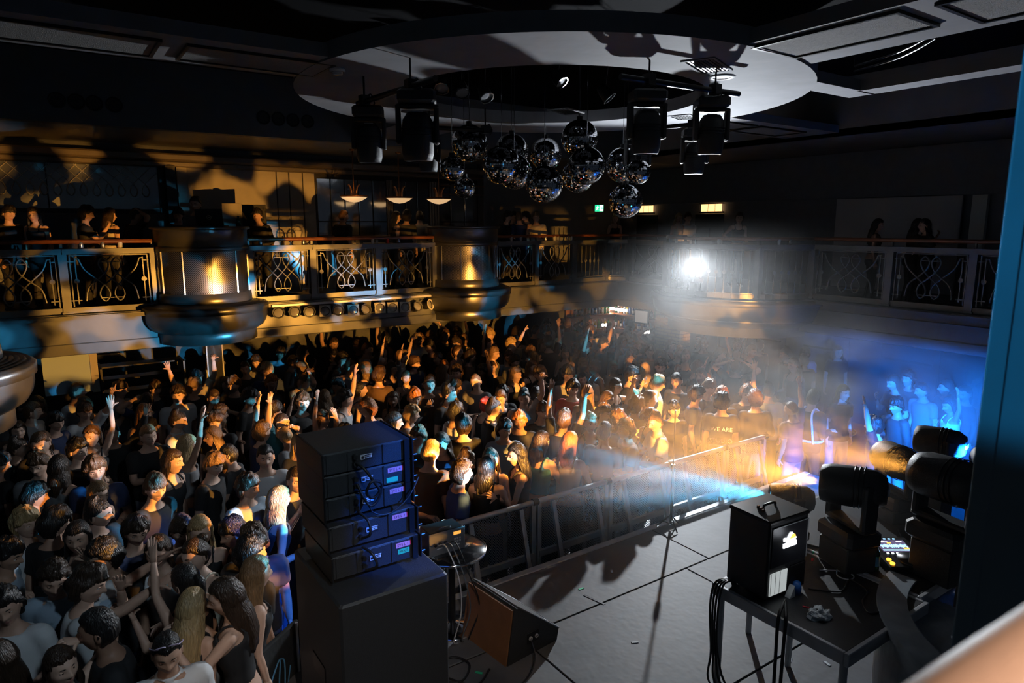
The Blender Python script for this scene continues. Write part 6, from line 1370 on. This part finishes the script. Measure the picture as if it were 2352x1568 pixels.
# ---------------------------------------------------------------- booth, player, bottle and small things on the tables
bc = Vector((5.35, .95, 0)); m_booth = mat('scuffed_booth_paint', (.2, .23, .26), .55, bump=.25, bscale=10, var=.5, vscale=7)
t = thing('dj_booth', 'curved scuffed grey booth counter round the lamp by the pillar', 'booth', (4.95, 1.05, STAGE_Z))
rO, a0_, a1_ = 1.13, radians(95), radians(232)
put('wall', MB().lathe([(rO - .12, 0), (rO - .12, .98), (rO, .98), (rO, 0)], 40, 0, (0, 0, 0), a0_, a1_, sm=False), m_booth, t)
put('rim', MB().lathe([(rO - .16, .98), (rO - .16, 1.02), (rO + .02, 1.02), (rO + .02, .97), (rO - .1, .97)], 40, 0, (0, 0, 0), a0_, a1_, sm=False), m_booth, t)
put('ledge', MB().lathe([(rO - .12, .93), (.35, .92), (.35, .88), (rO - .12, .88)], 40, 0, (0, 0, 0), a0_, a1_, sm=False), m_booth, t)
for k in range(3): cable('black cable coil lying on the curved booth ledge', [Vector((4.95 - .72, 1.05 + .05, STAGE_Z + .94)) + Vector(((.16 + .02 * k) * cos(a * pi / 6) - .02 * k, (.2 + .02 * k) * sin(a * pi / 6), .012 * k)) for a in range(12 + k)], .012, name='cable_coil', grp='cable coils on the booth')
t = thing('media_player', 'black DJ media player with a lit waveform screen and rows of lit keys', 'media player', at(2062, 1268, 'Z', TZ + .06), (radians(6), 0, radians(-35)))
t.location.z = TZ
put('body', MB().bev((-.16, -.2, 0), (.16, .2, .07), .008), m_black, t)
sc_ = put('screen', MB().box((-.11, .0, .07), (.11, .15, .074)), mat('player_screen', (.05, .04, .08), .3, emit=(.22, .18, .34), es=.5), t)
m_wave = mat('waveform_blue', (.3, .6, .9), .4, emit=(.35, .7, 1), es=1.6); m_or = mat('key_orange', (.9, .4, .05), .4, emit=(1, .4, .03), es=3); m_wh = mat('key_white', (.9, .9, .9), .4, emit=(.8, .95, 1), es=2)
wv = MB()
for k in range(26): h = .008 + .022 * abs(sin(k * 1.7) * cos(k * .6)); wv.box((-.1 + k * .0077, .07 - h, .074), (-.1 + k * .0077 + .006, .07 + h, .0755))
put('waveform', wv, m_wave, sc_); put('track_bar', MB().box((-.105, .008, .074), (.105, .02, .0755)), m_wave, sc_); put('title_text', MB().box((-.1, .12, .074), (-.02, .128, .0755)).box((-.1, .132, .074), (-.04, .139, .0755)).box((.05, .125, .074), (.09, .135, .0755)), m_wh, sc_); put('cue_mark', MB().box((-.03, .105, .074), (.0, .113, .0755)).box((.06, .03, .074), (.1, .045, .0755)), m_or, sc_)
for k in range(6): put('key', MB().bev((-.1 + k * .036, -.03, .07), (-.082 + k * .036, -.018, .075), .001), m_wh, t)
for k in range(5): put('key', MB().bev((-.1 + k * .036, .165, .07), (-.082 + k * .036, .175, .075), .001), m_wave, t)
put('jog_wheel', MB().lathe([(.09, .07), (.09, .085), (.0001, .09)], 28, c=(.03, -.11, 0)), m_blackm, t)
for k in range(2): put('cue_button', MB().cyl((-.13, -.11 - .05 * k, 0), .017, .07, .08, 14), m_or, t)
b_ = bottle('water_bottle', 'small green glass water bottle with a pale blue label on the deck table', at(2007, 1308, 'Z', TZ), .23, .034, m_green, mat('blue_cap', (.2, .32, .5), .4), None, mat('blue_paper', (.08, .26, .4), .6)); b_.location.z = TZ
put('neck_band', MB().lathe([(.0345, .1), (.0345, .118)], 14), mat('teal_paper', (.04, .4, .28), .6), b_)
# crumpled tissue
tc_ = at(1882, 1408, 'Z', TZ + .02); tc_.z = TZ; rr = random.Random(3); vsT, fsT = [], []
for i in range(13):
    for k in range(16):
        a = pi * .5 * i / 12; b = 2 * pi * k / 16; q = Vector((sin(a) * cos(b) * .085, sin(a) * sin(b) * .065, cos(a) * .05)); q *= 1 + .55 * noise.noise(q * 38); q.z = max(.001, q.z); vsT.append(q)
for i in range(12):
    for k in range(16): fsT.append((i * 16 + k, (i + 1) * 16 + k, (i + 1) * 16 + (k + 1) % 16, i * 16 + (k + 1) % 16))
o = put('crumpled_tissue', MB().add(vsT, fsT), mat('tissue_paper', (.55, .6, .62), .8), None, tc_); tag(o, 'crumpled white tissue on the deck table', 'tissue')
t = thing('marker_pen', 'thin black pen with a red cap lying over the tissue', 'pen', tc_ + Vector((-.02, .06, .035)), (0, 0, radians(-60))); put('barrel', MB().tube([(0, 0, 0), (.1, 0, .004)], .005, 8), m_black, t); put('cap', MB().tube([(-.04, 0, .0), (0, 0, 0)], .006, 8), m_red, t)
for k, (px, py, l) in enumerate(((1828, 1362, 'behind the rack case'), (2012, 1155, 'under the amber lamp'))):
    c = at(px, py, 'Z', TZ); c.z = TZ; t = thing('power_plug', 'blue round mains connector with a grey wedge on the table ' + l, 'connector', c, (0, 0, .6 * k))
    put('shell', MB().lathe([(.0001, 0), (.032, 0), (.034, .05), (.026, .085), (.0001, .09)], 16), mat('mains_blue', (.02, .12, .4), .4), t); put('wedge', MB().add([(-.1, -.02, 0), (-.04, -.02, 0), (-.05, -.02, .08), (-.1, .02, 0), (-.04, .02, 0), (-.05, .02, .08)], [(0, 1, 2), (5, 4, 3), (0, 3, 4, 1), (1, 4, 5, 2), (2, 5, 3, 0)]), mat('grey_plastic', (.4, .42, .44), .5), t)
T0 = Vector((0, 0, TZ + .008))
def on_table(*pp): return [Vector((x, y, TZ + .008)) for x, y in pp]
cable('thin black lead looping across the deck table', on_table((4.15, 2.4), (4.3, 2.25), (4.5, 2.3), (4.45, 2.15), (4.3, 2.1), (4.2, 2.0), (4.35, 1.95)), .006)
cable('pale ended lead curled in a ring on the deck table', on_table((4.45, 2.5), (4.55, 2.42), (4.58, 2.32), (4.5, 2.3), (4.48, 2.38), (4.6, 2.45)), .005, m=m_alu)
cable('long black lead running under the moving head lamps', on_table((4.7, 2.9), (4.9, 2.5), (5.2, 2.6), (5.4, 2.4), (5.6, 2.5)), .008)
lx, ly = 3.69, 2.82
for k in range(4): cable('black mains cable hanging from the table corner to the deck', [(lx + .12, ly - .08, TZ + .02), (lx - .02, ly - .02 - .02 * k, TZ + .03), (lx - .05 - .01 * k, ly - .03 * k, TZ - .15), (lx - .04, ly - .02 - .02 * k, TZ - .5), (lx + .02 * k, ly - .05 * k, TZ - .8), (lx + .15 + .06 * k, ly - .25 - .08 * k, STAGE_Z + .012)], .008, grp='cables hanging at the table corner')
for k in range(2): cable('black cable hanging down the table front below the rack case', [(3.85, 2.38, TZ + .03), (3.66, 2.3 - .05 * k, TZ + .02), (3.64, 2.29 - .05 * k, TZ - .2), (3.65, 2.28 - .04 * k, TZ - .6), (3.7, 2.2, STAGE_Z + .012)], .011, grp='cables below the rack case')
for k, (px, py, l, c) in enumerate(((1950, 1222, 'pale label on the base of the amber lamp', m_tag), (1990, 1203, 'green tape by the amber lamp', m_gtape), (1868, 1268, 'green tape strip behind the rack case', m_gtape), (1866, 1284, 'red tape strip behind the rack case', m_red), (1991, 1219, 'red tape strip beside the green tape', m_red))):
    q = at(px, py, 'Z', TZ + .003); q.z = TZ + .001; o = put('tape_strip', MB().bev((-.025, -.008, 0), (.025, .008, .002), .0006), c, None, q, (0, 0, .5)); tag(o, l, 'tape')
# bits of litter on the deck
for k, (px, py, c, l) in enumerate(((1335, 1352, m_gtape, 'green tape scrap on the stage deck'), (1405, 1312, m_tag, 'pale blue paper scrap on the stage deck'), (1365, 1377, m_black, 'black tape strip on the stage deck'), (1458, 1475, m_black, 'small dark leaf-like scrap on the stage deck'), (1815, 1515, m_tag, 'white paper scrap below the deck table'), (1900, 1524, m_tag, 'bent white scrap below the deck table'), (1100, 1545, m_gtape, 'green scrap by the wedge monitor'))):
    q = at(px, py, 'Z', STAGE_Z); w_ = .12 if k == 2 else .03; o = put('litter_scrap', MB().bev((-w_, -.012, 0), (w_, .012, .004), .001), c, None, (q.x, q.y, STAGE_Z + .0005), (0, 0, k * .9)); tag(o, l, 'litter')
# round table past the stage end
tb2 = Vector((10.7, 6.0, 0)); t = thing('round_table', 'round dark drinks table with a bright rim past the stage end', 'table', tb2)
put('foot', MB().lathe([(.0001, .04), (.2, .015), (.23, 0)], 28), m_chrome, t); put('column', MB().tube([(0, 0, .02), (0, 0, .76)], .03, 10), m_blackm, t); put('top', MB().lathe([(.0001, .75), (.36, .75), (.365, .765), (.36, .78), (.0001, .78)], 40), MATS['gloss_black_top'], t); put('edge_band', MB().lathe([(.362, .748), (.37, .755), (.37, .778), (.362, .782)], 40), m_chrome, t)
# stands under lamps that do not sit on a table
def stand(p, label):
    t = thing('lamp_stand', label, 'stand', (p.x, p.y, STAGE_Z)); h = p.z - STAGE_Z
    if h > .05: put('post', MB().box((-.12, -.12, .02), (.12, .12, h - .02)), m_blackp, t); put('top_plate', MB().bev((-.19, -.17, h - .02), (.19, .17, h), .005), m_blackm, t); put('base_plate', MB().bev((-.22, -.2, 0), (.22, .2, .02), .005), m_blackm, t)
for o in [o for o in COL.objects if o.name.startswith('moving_head_lamp') and o.location.z < 2.1 and o.location.y < 5]:
    x, y, z = o.location
    if 4.5 < x < 6.2 and z > TZ - .02:
        if z > TZ + .02: b = put('riser', MB().bev((-.15, -.13, TZ - z), (.15, .13, 0), .008), m_blackp, o)
    elif 4.5 < x < 6.2 and 1.85 < y < 3.3: o.location.z = TZ
    else: stand(Vector((x, y, z)), 'black box stand under the moving head lamp ' + {0: 'beyond the player', 1: 'at the stage end', 2: 'beside the pillar'}.get(len([1 for q in COL.objects if q.name.startswith('lamp_stand')]), 'past the tables'))
# pale steel pillar close to the camera and the arm reaching past it
pc = dep(2268, 800, 1.7); t = struct('wall_pillar', MB(), m_fascia, '') if False else None
m_pil = mat('pillar_gloss_paint', (.20, .30, .36), .45, bump=.25, bscale=6, var=.2, vscale=5)
pf = (pc - CAM); pf.z = 0; pf.normalize(); pr = Vector((pf.y, -pf.x, 0)); M = Matrix((pr, pf, Vector((0, 0, 1)))).transposed().to_4x4(); M.translation = Vector((pc.x, pc.y, 0))
pil = struct('trim_pillar', MB().box((.045, .004, 2.42), (.34, .3, TOPZ), 0, M), m_pil, 'pale blue painted steel pillar beside the camera')
put('flange', MB().bev((0, 0, 2.42), (.045, .34, TOPZ), .004, 0, M), m_pil, pil); put('flange', MB().bev((.34, 0, 2.42), (.385, .34, TOPZ), .004, 0, M), m_pil, pil)
ax = [(1700, 2065, .62), (2005, 1836, .57), (2170, 1712, .55), (2325, 1596, .55), (2500, 1465, .56), (2725, 1296, .58)]
P = [dep(*q) for q in ax]; mb = MB(); limb(mb, P, [.052, .05, .049, .047, .043, .03], 18)
me_ = baked(mb, .006, 4, 'person_arm'); hb = MB(); hand(hb, P[-1], (P[-1] - P[-2]).normalized(), Vector((0, 0, -1)), 1, 'relaxed')
co = [tuple(v.co) for v in me_.vertices]; fs = [tuple(p.vertices) for p in me_.polygons]; n0 = len(co); me2 = bpy.data.meshes.new('person_arm'); me2.from_pydata(co + hb.v, [], fs + [tuple(i + n0 for i in f) for f in hb.f]); me2.polygons.foreach_set('use_smooth', [True] * (len(fs) + len(hb.f))); me2.materials.append(SKINS[0])
o = put('bystander_forearm', me2, SKINS[0]); tag(o, 'bare forearm of a bystander held out beside the pale pillar', 'arm')

bpy.data.scenes.remove(BAKE)
# ---------------------------------------------------------------- stage haze (lit only by the lamps)
def haze(label, c, rad, dens, nscale, lo, hi, seed, an=.35, zs=1.0):
    mb = MB(); ball(mb, (0, 0, 0), 1.0, 0, 16)
    m = bpy.data.materials.new('haze_volume'); m.use_nodes = True; N, L = m.node_tree.nodes, m.node_tree.links; N.remove(N['Principled BSDF'])
    out = N['Material Output']; vs = N.new('ShaderNodeVolumeScatter'); vs.inputs['Anisotropy'].default_value = an; vs.inputs['Color'].default_value = (1, 1, 1, 1); L.new(vs.outputs[0], out.inputs['Volume'])
    tc = N.new('ShaderNodeTexCoord'); ln = N.new('ShaderNodeVectorMath'); ln.operation = 'LENGTH'; L.new(tc.outputs['Object'], ln.inputs[0])
    fo = N.new('ShaderNodeMapRange'); fo.interpolation_type = 'SMOOTHSTEP'; fo.inputs['From Min'].default_value = 1.0; fo.inputs['From Max'].default_value = .15; L.new(ln.outputs['Value'], fo.inputs['Value'])
    geo = N.new('ShaderNodeNewGeometry'); mp = N.new('ShaderNodeMapping'); mp.inputs['Location'].default_value = (seed, seed * 2.1, 0); mp.inputs['Scale'].default_value = (1, 1, zs); L.new(geo.outputs['Position'], mp.inputs[0])
    nz = N.new('ShaderNodeTexNoise'); nz.inputs['Scale'].default_value = nscale; nz.inputs['Detail'].default_value = 2.5; nz.inputs['Distortion'].default_value = .6; L.new(mp.outputs[0], nz.inputs['Vector'])
    mr = N.new('ShaderNodeMapRange'); mr.inputs['From Min'].default_value = lo; mr.inputs['From Max'].default_value = hi; L.new(nz.outputs['Fac'], mr.inputs['Value'])
    mu = N.new('ShaderNodeMath'); mu.operation = 'MULTIPLY'; L.new(fo.outputs[0], mu.inputs[0]); L.new(mr.outputs[0], mu.inputs[1])
    m2 = N.new('ShaderNodeMath'); m2.operation = 'MULTIPLY'; m2.inputs[1].default_value = dens; L.new(mu.outputs[0], m2.inputs[0]); L.new(m2.outputs[0], vs.inputs['Density'])
    o = put('haze', mb, m, None, c); o.scale = rad; tag(o, label, 'haze', kind='stuff'); return o
haze('thin drifting stage haze over the crowd by the bay', (9.4, 6.9, 2.2), (4.2, 4.2, 2.2), .055, .5, .30, .70, 3.0)
haze('thick blue smoke cloud past the stage end', (11.2, 5.0, 1.6), (3.8, 3.4, 1.7), .85, .75, .38, .68, 7.0, zs=1.6)
haze('thin haze in the lamp beams before the deck tables', (4.7, 3.7, 2.1), (2.0, 1.9, .9), .14, .6, .2, .7, 11.0)
